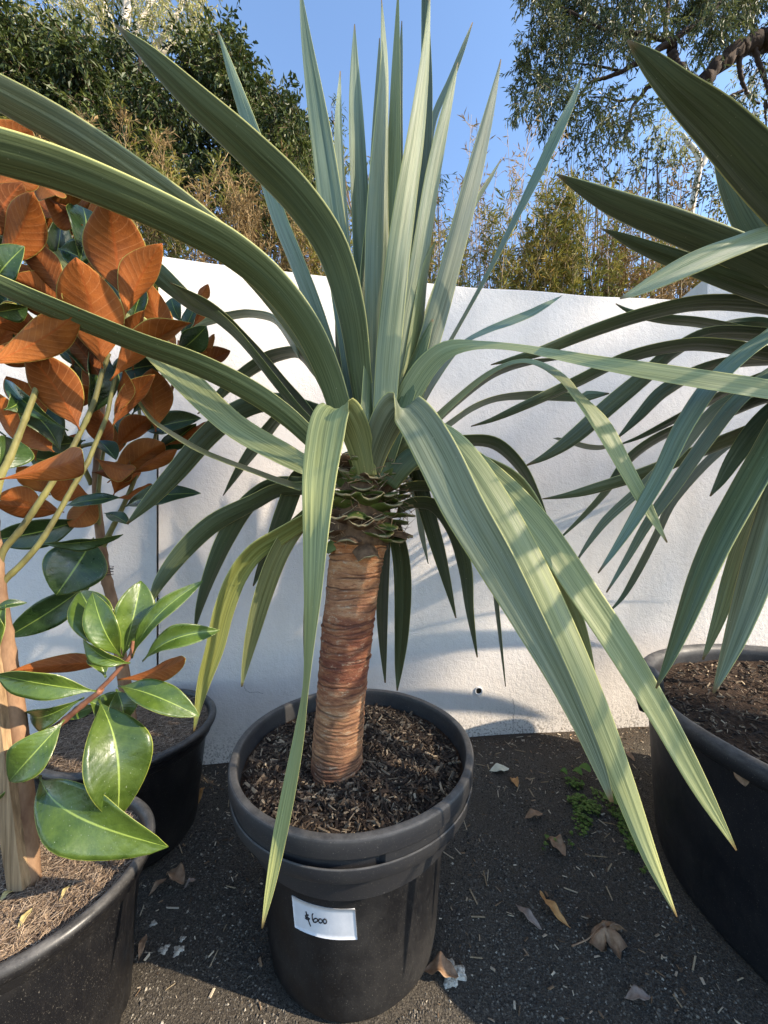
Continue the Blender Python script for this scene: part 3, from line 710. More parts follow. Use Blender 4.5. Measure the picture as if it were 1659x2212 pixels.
# ------------------------------------------------------------------ strap leaved plants
TINT = dict(n=(1, 1, 1), b=(.86, 1.0, 1.08), y=(1.0, .95, .42), g=(.56, .64, .44), d=(.42, .48, .38), p=(1.3, 1.28, 1.15), l=(1.34, 1.28, .88), o=(.85, .80, .50))  # d and g put shade into the leaf colour of back leaves and undersides
def strap_leaf(parent, pts, axis, tint='n', face=None, fixw=None, W=.058, chan=.075, n=None, m=17, thick=.0022):
    n = n or max(34, 5 * len(pts))
    pts = np.asarray(pts, dtype=np.float64)
    p3 = np.array([P(x, y, D) for x, y, _, D in pts])
    app = pts[:, 2] * pts[:, 3] / F
    arr = catmull(np.concatenate([p3, app[:, None]], 1), n)
    pos = arr[:, :3]; app = np.clip(arr[:, 3], .0006, None)
    seg = np.concatenate(([0], np.cumsum(np.linalg.norm(np.diff(pos, axis=0), axis=1)))); v = seg / seg[-1]
    prof = np.where(v < .45, .80 + .20 * np.sin(v / .45 * math.pi / 2), np.clip(1 - ((v - .45) / .55) ** 2.4, 0, 1)) 
    true = np.maximum(app, W * prof)
    ca = np.clip(app / (true + 1e-6), .10, 1.0); ang = np.arccos(ca)
    ker = np.array([1, 2, 3, 2, 1.]) / 9
    ang = np.convolve(np.pad(ang, 2, mode='edge'), ker, mode='valid')
    if face: ang = np.clip(ang, .50, 1.25) if face == 'up' else np.clip(ang, .38, 1.25)
    wd = np.minimum(app / np.cos(ang), np.maximum(app * 6, .0004))
    T = norm(np.gradient(pos, axis=0)); camp = np.array((0, 0, CAMH))
    Vw = norm(pos - camp)
    n1 = norm(np.cross(T, Vw)); n2 = norm(Vw - (Vw * T).sum(1, keepdims=True) * T)
    rad = pos - axis; rad[:, 2] = 0; rad = norm(rad)
    up = np.array((0, 0, 1.0))
    wdes = norm(np.cross(T, up[None] + rad * .3))
    best = None
    for sg in (1, -1):
        wv = n1 * np.cos(ang)[:, None] + sg * n2 * np.sin(ang)[:, None]
        sc_ = np.abs((wv * wdes).sum(1)[2:-2]).mean()
        if face:
            nv_ = np.cross(T, wv); nv_ = nv_ * -np.sign((nv_ * Vw).sum(1, keepdims=True))
            sc_ = nv_[:, 2].mean() * (1 if face == 'up' else -1)
        if best is None or sc_ > best[0]: best = (sc_, wv)
    wv = best[1]
    if fixw:
        f_ = norm(np.array(fixw[0])); f_ = norm(f_[None] - (T @ f_)[:, None] * T)
        for i in range(1, n):
            if wv[i] @ wv[i - 1] < 0: wv[i] = -wv[i]
        ref = int(fixw[1] * (n - 1))
        if wv[ref] @ f_[ref] < 0: wv = -wv
        k_ = np.clip((v - fixw[1] + .10) / .20, 0, 1); k_ = (k_ * k_ * (3 - 2 * k_))[:, None]
        wv = norm(f_ * (1 - k_) + wv * k_); wd = wd * k_[:, 0] + app * (1 - k_[:, 0])
    for i in range(1, n):
        if wv[i] @ wv[i - 1] < 0: wv[i] = -wv[i]
    N = norm(np.cross(T, wv))
    des = up[None] * 0.7 - rad * .7
    if ((N * des).sum(1)[: n // 2]).sum() < 0: N = -N
    u = np.linspace(-1, 1, m)
    off = (chan * np.cos(ang) ** 2 + .015)[:, None] * wd[:, None] * (np.abs(u)[None, :] ** 1.6 - .45)
    p1_, p2_ = random.uniform(0, 6.28), random.uniform(0, 6.28)
    pleat = (.0007 * np.cos(u * math.pi * 2.6 + p1_) + .0005 * np.cos(u * math.pi * 4.7 + p2_) + .0006 * np.exp(-(u / .09) ** 2))[None, :] * np.clip(wd / .05, 0, 1)[:, None] * np.cos(ang)[:, None]
    top = pos[:, None, :] + wv[:, None, :] * (u[None, :, None] * wd[:, None, None] * .5) + N[:, None, :] * (off + pleat)[..., None]
    th = thick * (1 - .85 * np.abs(u) ** 3)[None, :] * np.clip(wd / .03, .15, 1)[:, None]
    bot = top - N[:, None, :] * th[..., None]
    V = np.concatenate([top.reshape(-1, 3), bot.reshape(-1, 3)])
    q = grid_faces(n, m); k = n * m
    e1 = np.array([[i * m, (i + 1) * m, (i + 1) * m + k, i * m + k] for i in range(n - 1)])
    e2 = np.array([[i * m + m - 1, i * m + m - 1 + k, (i + 1) * m + m - 1 + k, (i + 1) * m + m - 1] for i in range(n - 1)])
    c1 = np.array([[j, j + k, j + 1 + k, j + 1] for j in range(m - 1)]); b0 = (n - 1) * m
    c2 = np.array([[b0 + j, b0 + j + 1, b0 + j + 1 + k, b0 + j + k] for j in range(m - 1)])
    uv = np.stack([np.broadcast_to((u + 1) / 2, (n, m)), np.broadcast_to(seg[:, None], (n, m))], -1).reshape(-1, 2)
    o = build("leaf", V, np.concatenate([q, q[:, ::-1] + k, e1, e2, c1, c2]), 4, MT['yucca'], parent, uv=np.concatenate([uv, uv]))
    a_ = o.data.attributes.new('tipv', 'FLOAT', 'POINT'); a_.data.foreach_set('value', np.tile(np.repeat(v, m), 2).astype(np.float32))
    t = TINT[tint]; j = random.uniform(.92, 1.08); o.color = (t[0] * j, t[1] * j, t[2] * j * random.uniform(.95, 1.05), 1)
    return o

# --- main plant
yu = empty("yucca_plant", (-.119, .985, .40), "tall yucca with ringed reddish trunk and long arching grey green leaves", "plant")
AX = np.array((-.05, .97, 0))
# trunk with leaf-scar rings
NR = 460
tp = catmull(np.array([(-.121, .985, .385, .0640), (-.118, .984, .47, .0625), (-.108, .98, .60, .0615), (-.093, .975, .75, .0640), (-.078, .972, .88, .0655), (-.067, .97, .955, .0680), (-.060, .97, 1.00, .072)]), NR)
nth = 80; th = np.linspace(0, 2 * math.pi, nth, endpoint=False); zz = tp[:, 2]
rs = np.random.default_rng(21)
scar = np.zeros((NR, nth)); lip = np.zeros((NR, nth)); zk = .40
while zk < 1.0:
    tl_, ph_, ph2 = rs.uniform(.002, .007), rs.uniform(0, 6.28), rs.uniform(0, 6.28)
    zr = zk + tl_ * np.sin(th + ph_) + .0022 * np.sin(2 * th + ph2) + .0010 * np.sin(5 * th + ph_) + .0006 * np.sin(11 * th + ph2)
    dk = zz[:, None] - zr[None, :]
    msk = np.clip(.75 + .7 * np.sin(th * rs.integers(1, 3) + rs.uniform(0, 6.28)), .12, 1)[None, :]
    wl = rs.uniform(.0012, .0026)
    scar = np.maximum(scar, np.exp(-(dk / wl) ** 2) * msk * rs.uniform(.6, 1.0))
    lip += (.0020 * np.exp(-((dk + .0035) / .004) ** 2) - .0026 * np.exp(-(dk / .0018) ** 2)) * msk
    zk += rs.uniform(.0075, .0215) * (1.0 if zk > .55 else .8)
lump = np.array([[mnoise.noise((math.cos(t) * 2.2, math.sin(t) * 2.2, z * 16)) for t in th] for z in zz])
Rr = tp[:, 3][:, None] + lip + .0024 * lump
V = np.stack([tp[:, 0:1] + Rr * np.cos(th), tp[:, 1:2] + Rr * np.sin(th), zz[:, None] + 0 * Rr], -1).reshape(-1, 3)
trk = build("trunk", V, grid_faces(NR, nth, True), 4, MT['trunk'], yu)
at = trk.data.attributes.new("scar", 'FLOAT', 'POINT'); at.data.foreach_set("value", scar.ravel().astype(np.float32))
# leaf-bearing stem
sp = catmull(np.array([(-.062, .97, .985, .074), (-.058, .97, 1.03, .076), (-.050, .97, 1.09, .066), (-.044, .97, 1.17, .050), (-.036, .97, 1.27, .038), (-.03, .97, 1.36, .020)]), 40)
V, ff, n_ = tube(sp[:, :3], sp[:, 3], 28)
V += np.array([Vector(mnoise.noise_vector(tuple(p * 45))) * .004 for p in V])
build("stem", V, ff, n_, MT['stubdry'], yu)

def stub(z, az, el, L, Wd, dry, seed):
    r = np.interp(z, sp[:, 2], sp[:, 3]); c = np.array([np.interp(z, sp[:, 2], sp[:, 0]), .97, z])
    rd = np.array((math.sin(az), -math.cos(az), 0)); sd = np.array((math.cos(az), math.sin(az), 0))
    d = rd * math.cos(el) + np.array((0, 0, 1)) * math.sin(el); nrm = np.cross(sd, d); nrm = nrm if nrm[2] > -0.2 and nrm @ rd < .9 else -nrm
    if nrm @ rd > 0: nrm = -nrm                      # upper (inner) side
    n, m = 7, 9; u = np.linspace(-1, 1, m); rs = np.random.default_rng(seed)
    cut = .10 * L * np.sin(u * 2.2 + rs.uniform(0, 6)) - .22 * L * (1 - u ** 2) * rs.uniform(.0, 1) + .05 * L * rs.normal(0, 1, m)
    top = []
    for i in range(n):
        t = i / (n - 1)
        wd = Wd * (1.15 - .35 * t)
        for j in range(m):
            l = t * (L + cut[j])
            bend = -rd * .0 + np.array((0, 0, -1)) * .10 * t * t * L
            top.append(c + rd * (r - .014) + d * l + sd * u[j] * wd * .5 - rd * .35 * r * u[j] ** 2 * (1 - .5 * t) + nrm * (.09 * wd * (u[j] ** 2)) + bend)
    top = np.array(top); tk = (.0065 * (1 - .75 * np.abs(u) ** 2))[None, :] * np.linspace(1.4, .8, n)[:, None]
    bot = top - nrm[None] * tk.reshape(-1, 1)
    q = grid_faces(n, m); k = n * m
    e1 = np.array([[i * m, (i + 1) * m, (i + 1) * m + k, i * m + k] for i in range(n - 1)])
    e2 = np.array([[i * m + m - 1, i * m + m - 1 + k, (i + 1) * m + m - 1 + k, (i + 1) * m + m - 1] for i in range(n - 1)])
    b0 = (n - 1) * m
    c2 = np.array([[b0 + j, b0 + j + 1, b0 + j + 1 + k, b0 + j + k] for j in range(m - 1)])
    mi = [0] * (2 * len(q) + len(e1) + len(e2)) + [1] * len(c2)
    build("leaf_stub", np.concatenate([top, bot]), np.concatenate([q, q[:, ::-1] + k, e1, e2, c2]), 4, [MT['stubdry'] if dry else MT['stub'], MT['cutend']], yu, matidx=mi)
k = 0
for i in range(74):
    t = i / 73; z = .985 + .20 * t; az = i * 2.39996 + .3
    el = np.interp(t, [0, .15, .5, 1], [-.25, .10, .30, .80]) + random.uniform(-.35, .25)
    dry = t < .25 and random.random() < .55 or random.random() < .15
    stub(z, az, el, random.uniform(.050, .085) * (1.0 if t > .15 else .75), random.uniform(.056, .078), dry, i)
# loose fibres round the leaf bases
nf = 420; az = rng.uniform(0, 6.28, nf); z = rng.uniform(1.0, 1.20, nf)
r = np.interp(z, sp[:, 2], sp[:, 3]) + rng.uniform(.006, .05, nf)
p0 = np.stack([np.interp(z, sp[:, 2], sp[:, 0]) + r * np.sin(az), .97 - r * np.cos(az), z], -1)
d = rng.normal(0, 1, (nf, 3)); d[:, 2] *= .45; d = norm(d); Lf = rng.uniform(.012, .035, nf)[:, None]
p1 = p0 + d * Lf; p2 = p1 + norm(d + rng.normal(0, .5, (nf, 3))) * Lf * .8
Va, qa = seg_tubes(p0, p1, .0009, .0008, 4); Vb, qb = seg_tubes(p1, p2, .0008, .0003, 4)
build("fibres", np.concatenate([Va, Vb]), np.concatenate([qa, qb + len(Va)]), 4, MT['fibre'], yu)["kind"] = "stuff"

def z_(fn, pts):
    k_ = fn(1, 0)[0] - fn(0, 0)[0]
    return [fn(x, y) + (w_ * k_, D) for x, y, w_, D in pts]
MAIN = [
 # two folded leaves at the front and the right-hand fan
 ('l', [(792, 1032, 44, .905), (781, 980, 56, .872), (766, 930, 68, .838), (750, 897, 74, .812), (739, 884, 76, .802), (731, 879, 77, .796), (723, 882, 78, .790), (712, 905, 82, .780), (702, 955, 84, .770), (690, 1040, 74, .745), (683, 1150, 55, .73), (676, 1280, 38, .715), (668, 1390, 22, .705), (660, 1490, 13, .695), (648, 1580, 22, .685), (628, 1690, 29, .675), (604, 1810, 30, .665), (583, 1920, 20, .655), (566, 2006, 3, .648)]),
 ('n', [(800, 1020, 44, .905), (811, 972, 58, .868), (828, 926, 70, .832), (846, 893, 76, .807), (857, 882, 78, .798), (867, 879, 79, .792), (880, 884, 80, .787), (910, 922, 88, .778), (948, 990, 94, .766), (1000, 1095, 92, .745), (1070, 1215, 84, .725), (1140, 1340, 68, .71), (1205, 1460, 52, .70), (1258, 1570, 38, .69), (1296, 1660, 27, .685), (1322, 1733, 8, .68)]),
 ('l', [(826, 1010, 44, .95), (870, 950, 50, .92), (925, 935, 62, .88), (985, 975, 74, .84), (1065, 1090, 82, .80), (1140, 1225, 82, .77), (1215, 1380, 76, .745), (1285, 1540, 66, .72), (1345, 1690, 50, .70), (1405, 1850, 32, .685), (1462, 1980, 3, .675)]),
 ('l', [(840, 1010, 40, .98), (910, 960, 44, .97), (1000, 985, 48, .93), (1085, 1050, 52, .90), (1165, 1140, 58, .86), (1250, 1265, 60, .82), (1340, 1400, 58, .79), (1430, 1550, 50, .76), (1515, 1705, 36, .735), (1591, 1837, 3, .72)]),
 # left arching leaves
 ('g', [(790, 905, 40, .95), (776, 800, 50, .92), (757, 670, 62, .87), (715, 535, 72, .82), (640, 425, 76, .775), (540, 325, 72, .735), (430, 225, 60, .70), (330, 130, 40, .67), (250, 55, 4, .65)]),
 ('g', [(740, 905, 48, .95), (706, 800, 56, .91), (660, 705, 62, .865), (590, 615, 68, .815), (500, 540, 72, .765), (390, 480, 74, .72), (260, 420, 78, .67), (120, 365, 82, .63), (-20, 325, 84, .595), (-180, 290, 60, .56), (-330, 262, 4, .54)]),
 ('n', [(735, 890, 36, .98), (690, 790, 44, .95), (620, 680, 48, .91), (530, 570, 54, .86), (430, 478, 60, .81), (300, 385, 66, .76), (160, 292, 70, .71), (20, 215, 70, .67), (-140, 130, 50, .63), (-280, 60, 4, .60)]),
 ('g', z_(B3, [(1440, 1010, 62, 1.00), (1290, 850, 62, 1.00), (1100, 620, 66, .99), (920, 390, 62, .97), (760, 210, 75, .98), (590, 70, 95, .99), (420, -20, 115, 1.0)]) + [(320, 575, 46, 1.0), (230, 520, 46, 1.0), (120, 455, 42, 1.0), (0, 390, 38, 1.0), (-120, 330, 4, 1.0)]),
 ('d', z_(B3, [(1450, 960, 55, 1.02), (1330, 800, 55, 1.03), (1180, 630, 52, 1.03), (1000, 420, 56, 1.02), (830, 240, 58, 1.0), (700, 110, 60, .98), (560, 0, 60, .96), (380, -110, 30, .94), (250, -180, 6, .92)])),
 ('l', [(672, 1012, 40, .94), (600, 975, 48, .95), (500, 915, 54, .96), (400, 820, 58, .97), (300, 715, 60, .98), (200, 640, 58, .99), (115, 555, 56, 1.0), (40, 470, 50, 1.0), (-60, 350, 30, 1.0), (-130, 260, 4, 1.0)]),
 ('g', [(690, 965, 38, .93), (620, 900, 44, .90), (540, 845, 48, .87), (430, 790, 48, .83), (300, 742, 44, .79), (170, 690, 44, .75), (20, 625, 40, .71), (-110, 560, 26, .68), (-220, 500, 3, .66)]),
 ('o', z_(B3, [(1330, 1495, 60, .97), (1150, 1440, 50, .97), (950, 1365, 44, .97), (730, 1285, 42, .97), (500, 1190, 42, .97), (300, 1075, 40, .97), (120, 950, 32, .98), (30, 840, 26, .99), (-20, 740, 18, 1.0), (-40, 560, 8, 1.0)])),
 ('d', z_(B3, [(1350, 1270, 80, .98), (1200, 1170, 75, .98), (1000, 1050, 60, .99), (850, 950, 50, 1.0), (600, 760, 45, 1.02), (430, 520, 40, 1.04), (300, 400, 12, 1.05)])),
 # left drooping, behind
 ('d', [(690, 890, 30, 1.03), (600, 868, 36, 1.10), (520, 885, 42, 1.13), (450, 940, 44, 1.13), (380, 1020, 40, 1.12), (325, 1080, 28, 1.11), (274, 1132, 4, 1.10)]),
 ('d', z_(B3, [(1500, 900, 50, 1.02), (1380, 825, 55, 1.12), (1200, 850, 70, 1.2), (1100, 960, 90, 1.22), (960, 1140, 100, 1.22), (850, 1290, 75, 1.2), (760, 1430, 45, 1.19), (680, 1560, 5, 1.18)])),
 ('d', z_(B3, [(1480, 600, 60, 1.05), (1280, 400, 80, 1.2), (1100, 420, 105, 1.27), (950, 500, 105, 1.3), (780, 620, 90, 1.3), (650, 740, 70, 1.3), (540, 840, 40, 1.28), (470, 892, 5, 1.27)])),
 ('b', z_(B3, [(1300, 400, 40, 1.12), (1100, 130, 55, 1.28), (900, 75, 60, 1.35), (720, 95, 62, 1.35), (560, 135, 60, 1.33), (400, 180, 40, 1.31), (300, 215, 6, 1.3)])),
 ('d', [(664, 1055, 28, 1.0), (600, 1060, 30, 1.03), (549, 1085, 34, 1.04), (463, 1130, 40, 1.04), (397, 1190, 38, 1.03), (347, 1255, 26, 1.02), (322, 1310, 4, 1.02)]),
 ('d', [(660, 1045, 28, 1.03), (590, 1050, 34, 1.08), (535, 1090, 38, 1.09), (490, 1160, 38, 1.09), (455, 1240, 28, 1.08), (432, 1310, 16, 1.07), (420, 1362, 3, 1.07)]),
 ('y', [(668, 1120, 30, .97), (610, 1155, 36, .96), (552, 1192, 40, .95), (512, 1245, 42, .94), (483, 1320, 42, .93), (464, 1400, 38, .925), (442, 1470, 28, .92), (428, 1530, 14, .915), (419, 1580, 3, .91)]),
 ('o', [(668, 1110, 34, .99), (630, 1150, 40, .98), (598, 1205, 42, .97), (570, 1280, 40, .965), (548, 1360, 32, .96), (532, 1430, 18, .955), (522, 1484, 3, .95)]),
 ('d', [(670, 1010, 34, 1.02), (640, 1040, 38, 1.05), (612, 1110, 38, 1.06), (585, 1180, 28, 1.06), (562, 1230, 16, 1.055), (547, 1266, 3, 1.05)]),
 ('o', [(676, 1180, 20, 1.03), (670, 1260, 22, 1.04), (664, 1340, 18, 1.04), (661, 1410, 10, 1.04), (660, 1455, 3, 1.04)]),
 # right drooping, behind
 ('d', [(834, 1150, 22, 1.06), (829, 1240, 25, 1.07), (826, 1320, 25, 1.07), (828, 1400, 16, 1.07), (832, 1475, 3, 1.07)]),
 ('d', [(850, 1130, 30, 1.05), (866, 1200, 36, 1.06), (871, 1270, 37, 1.06), (868, 1370, 30, 1.06), (862, 1440, 18, 1.06), (858, 1492, 3, 1.06)]),
 ('d', [(872, 985, 26, 1.04), (898, 1020, 32, 1.07), (920, 1095, 34, 1.09), (945, 1180, 30, 1.09), (966, 1260, 18, 1.09), (985, 1335, 3, 1.09)]),
 ('d', [(858, 1100, 22, 1.0), (900, 1086, 26, 1.03), (942, 1096, 30, 1.04), (982, 1150, 34, 1.05), (1004, 1230, 30, 1.05), (1014, 1320, 18, 1.05), (1031, 1420, 3, 1.05)]),
 ('b', [(880, 1030, 14, 1.1), (902, 1085, 16, 1.14), (911, 1150, 13, 1.15), (925, 1218, 2, 1.15)]),
 ('d', [(862, 1060, 20, .99), (900, 1050, 22, 1.0), (960, 1060, 22, 1.02), (1020, 1120, 20, 1.03), (1060, 1220, 14, 1.04), (1075, 1330, 9, 1.04), (1092, 1483, 2, 1.04)]),
 ('d', [(870, 1010, 22, 1.0), (940, 965, 24, 1.02), (1017, 952, 24, 1.03), (1072, 960, 26, 1.03), (1124, 1008, 22, 1.02), (1160, 1075, 15, 1.01), (1184, 1150, 12, 1.0), (1200, 1210, 3, 1.0)]),
 ('l', [(880, 1010, 22, .99), (980, 985, 28, .97), (1068, 1012, 32, .95), (1120, 1050, 36, .94), (1165, 1130, 38, .93), (1215, 1260, 36, .92), (1258, 1370, 22, .915), (1288, 1470, 3, .91)]),
 # right upper
 ('l', [(850, 930, 46, .93), (880, 860, 52, .91), (920, 795, 50, .89), (965, 757, 38, .87), (1030, 746, 18, .85), (1110, 750, 14, .83), (1200, 766, 20, .81), (1300, 785, 27, .79), (1410, 803, 34, .77), (1530, 822, 38, .75), (1659, 842, 38, .735), (1800, 868, 28, .72), (1920, 893, 3, .71)]),
 ('l', z_(B4, [(300, 1120, 70, .96), (430, 950, 62, .95), (620, 770, 54, .94), (840, 590, 46, .93), (1020, 490, 34, .91), (1180, 458, 34, .89), (1330, 500, 46, .87), (1480, 600, 62, .85), (1600, 740, 66, .83)]) + [(1300, 920, 33, .82), (1345, 1000, 30, .81), (1392, 1085, 24, .80), (1441, 1172, 3, .79)]),
 ('d', z_(B4, [(350, 1050, 50, 1.0), (620, 800, 46, 1.02), (860, 610, 50, 1.03), (1050, 520, 44, 1.04), (1280, 462, 36, 1.05), (1500, 440, 6, 1.05)])),
 ('b', z_(B4, [(400, 1100, 50, 1.05), (560, 975, 50, 1.1), (760, 840, 50, 1.15), (960, 765, 52, 1.18), (1200, 742, 70, 1.2), (1450, 750, 76, 1.2), (1640, 760, 66, 1.2)]) + [(1270, 855, 22, 1.2), (1316, 850, 3, 1.2)]),
 ('b', z_(B4, [(300, 850, 60, 1.05), (420, 640, 60, 1.1), (560, 440, 46, 1.15), (680, 310, 34, 1.18), (860, 215, 46, 1.22), (1050, 140, 62, 1.25), (1220, 70, 60, 1.27), (1340, 5, 44, 1.28), (1480, -75, 4, 1.3)])),
 ('b', [(878, 900, 20, 1.0), (930, 810, 12, 1.03), (985, 715, 8, 1.06), (1050, 598, 9, 1.08), (1110, 480, 13, 1.10), (1160, 380, 20, 1.11), (1205, 285, 22, 1.12), (1238, 215, 14, 1.13), (1257, 163, 2, 1.14)]),
 ('b', z_(Z8, [(500, 862, 12, 1.25), (580, 885, 24, 1.25), (680, 912, 30, 1.25), (760, 915, 24, 1.25), (840, 890, 4, 1.25)])),
 # upright heart
 ('b', [(775, 900, 40, .97), (758, 770, 46, .975), (738, 610, 52, .98), (716, 450, 54, .985), (698, 320, 48, .99), (678, 190, 36, .99), (660, 70, 20, .99), (648, -30, 3, .99)]),
 ('b', [(778, 890, 26, 1.04), (752, 600, 22, 1.08), (739, 440, 21, 1.1), (731, 300, 18, 1.11), (732, 220, 11, 1.12), (735, 153, 2, 1.12)]),
 ('b', [(796, 890, 40, .98), (786, 650, 40, .99), (778, 450, 38, 1.0), (772, 320, 35, 1.0), (768, 210, 27, 1.01), (766, 120, 14, 1.01), (766, 52, 2, 1.01)]),
 ('p', [(816, 900, 46, .93), (815, 700, 54, .915), (815, 520, 52, .91), (819, 400, 43, .905), (826, 270, 30, .90), (831, 150, 18, .90), (828, 60, 9, .90), (824, -2, 2, .90)]),
 ('n', [(808, 890, 36, .99), (808, 600, 36, 1.0), (811, 400, 28, 1.0), (815, 260, 20, 1.0), (818, 160, 11, 1.0), (820, 82, 2, 1.0)]),
 ('l', [(828, 890, 40, .97), (838, 620, 40, .98), (848, 430, 36, .98), (852, 290, 28, .98), (855, 150, 19, .985), (858, 50, 10, .99), (860, -20, 3, .99)]),
 ('n', [(836, 890, 36, 1.0), (850, 600, 32, 1.01), (858, 380, 24, 1.01), (862, 220, 15, 1.02), (866, 110, 8, 1.02), (868, 45, 2, 1.02)]),
 ('d', [(862, 880, 36, 1.03), (893, 640, 34, 1.05), (912, 460, 30, 1.06), (920, 330, 26, 1.06), (922, 200, 26, 1.06), (920, 80, 20, 1.06), (918, -20, 14, 1.06), (918, -120, 3, 1.06)]),
 ('p', [(830, 900, 50, .91), (842, 730, 54, .89), (860, 560, 52, .875), (880, 420, 46, .87), (899, 300, 38, .865), (914, 180, 25, .86), (923, 80, 13, .86), (928, -10, 4, .86)]),
 ('n', [(850, 880, 26, 1.05), (888, 600, 22, 1.09), (915, 400, 18, 1.11), (936, 262, 15, 1.12), (975, 170, 14, 1.13), (1000, 105, 10, 1.13), (1021, 48, 2, 1.13)]),
 ('p', [(850, 900, 46, .95), (880, 720, 42, .945), (912, 530, 37, .94), (936, 380, 32, .935), (956, 280, 25, .93), (974, 200, 15, .93), (989, 135, 2, .93)]),
 ('l', [(868, 900, 38, .96), (890, 780, 32, .96), (905, 680, 26, .96), (916, 600, 18, .96), (930, 545, 8, .96), (942, 522, 2, .96)]),
 ('n', [(870, 915, 46, .95), (908, 800, 48, .945), (948, 670, 46, .94), (986, 530, 42, .935), (1017, 410, 38, .93), (1043, 305, 28, .93), (1064, 215, 16, .93), (1082, 128, 2, .93)]),
 ('n', [(880, 900, 30, .97), (912, 780, 32, .97), (940, 690, 28, .97), (965, 620, 22, .97), (985, 570, 12, .97), (1003, 525, 4, .97)]),
 ('n', [(870, 890, 22, 1.04), (930, 670, 20, 1.07), (985, 520, 13, 1.09), (1031, 432, 10, 1.1), (1060, 384, 8, 1.1), (1083, 343, 2, 1.1)]),
 ('b', [(748, 895, 30, 1.02), (718, 790, 33, 1.03), (680, 670, 34, 1.04), (640, 565, 34, 1.05), (600, 465, 33, 1.06), (563, 340, 33, 1.06), (528, 238, 29, 1.07), (495, 140, 17, 1.07), (470, 64, 2, 1.07)]),
 ('n', [(768, 905, 36, 1.0), (752, 850, 34, 1.01), (742, 790, 30, 1.02), (735, 700, 22, 1.03), (733, 620, 10, 1.03), (733, 560, 3, 1.03)]),
 ('g', [(800, 920, 40, .95), (798, 800, 44, .95), (795, 680, 42, .95), (797, 560, 30, .95), (802, 460, 14, .95), (806, 400, 3, .95)]),
 # short front leaf bases rising from the collar
 ('g', [(780, 1040, 50, .905), (792, 960, 46, .915), (800, 880, 40, .925), (806, 780, 36, .93), (812, 690, 20, .935), (816, 620, 4, .94)]),
 ('g', [(815, 1035, 46, .905), (838, 965, 46, .91), (862, 890, 42, .915), (890, 810, 34, .92), (915, 740, 22, .925), (935, 690, 5, .93)]),
 ('g', [(838, 1045, 46, .91), (880, 995, 46, .90), (930, 965, 40, .90), (975, 960, 30, .90), (1010, 985, 14, .90), (1030, 1010, 3, .90)]),
]
FACE_MAIN = {4: 'dn', 5: 'dn', 6: 'dn', 7: 'dn', 8: 'dn', 9: 'up', 10: 'dn', 2: 'up', 3: 'up', 31: 'up', 32: 'up', 35: 'up'}
for i, (tnt, pts) in enumerate(MAIN): strap_leaf(yu, pts, AX, tnt, FACE_MAIN.get(i), {0: ((1, -.12, .05), .36), 1: ((.93, -.15, -.22), .34)}.get(i))

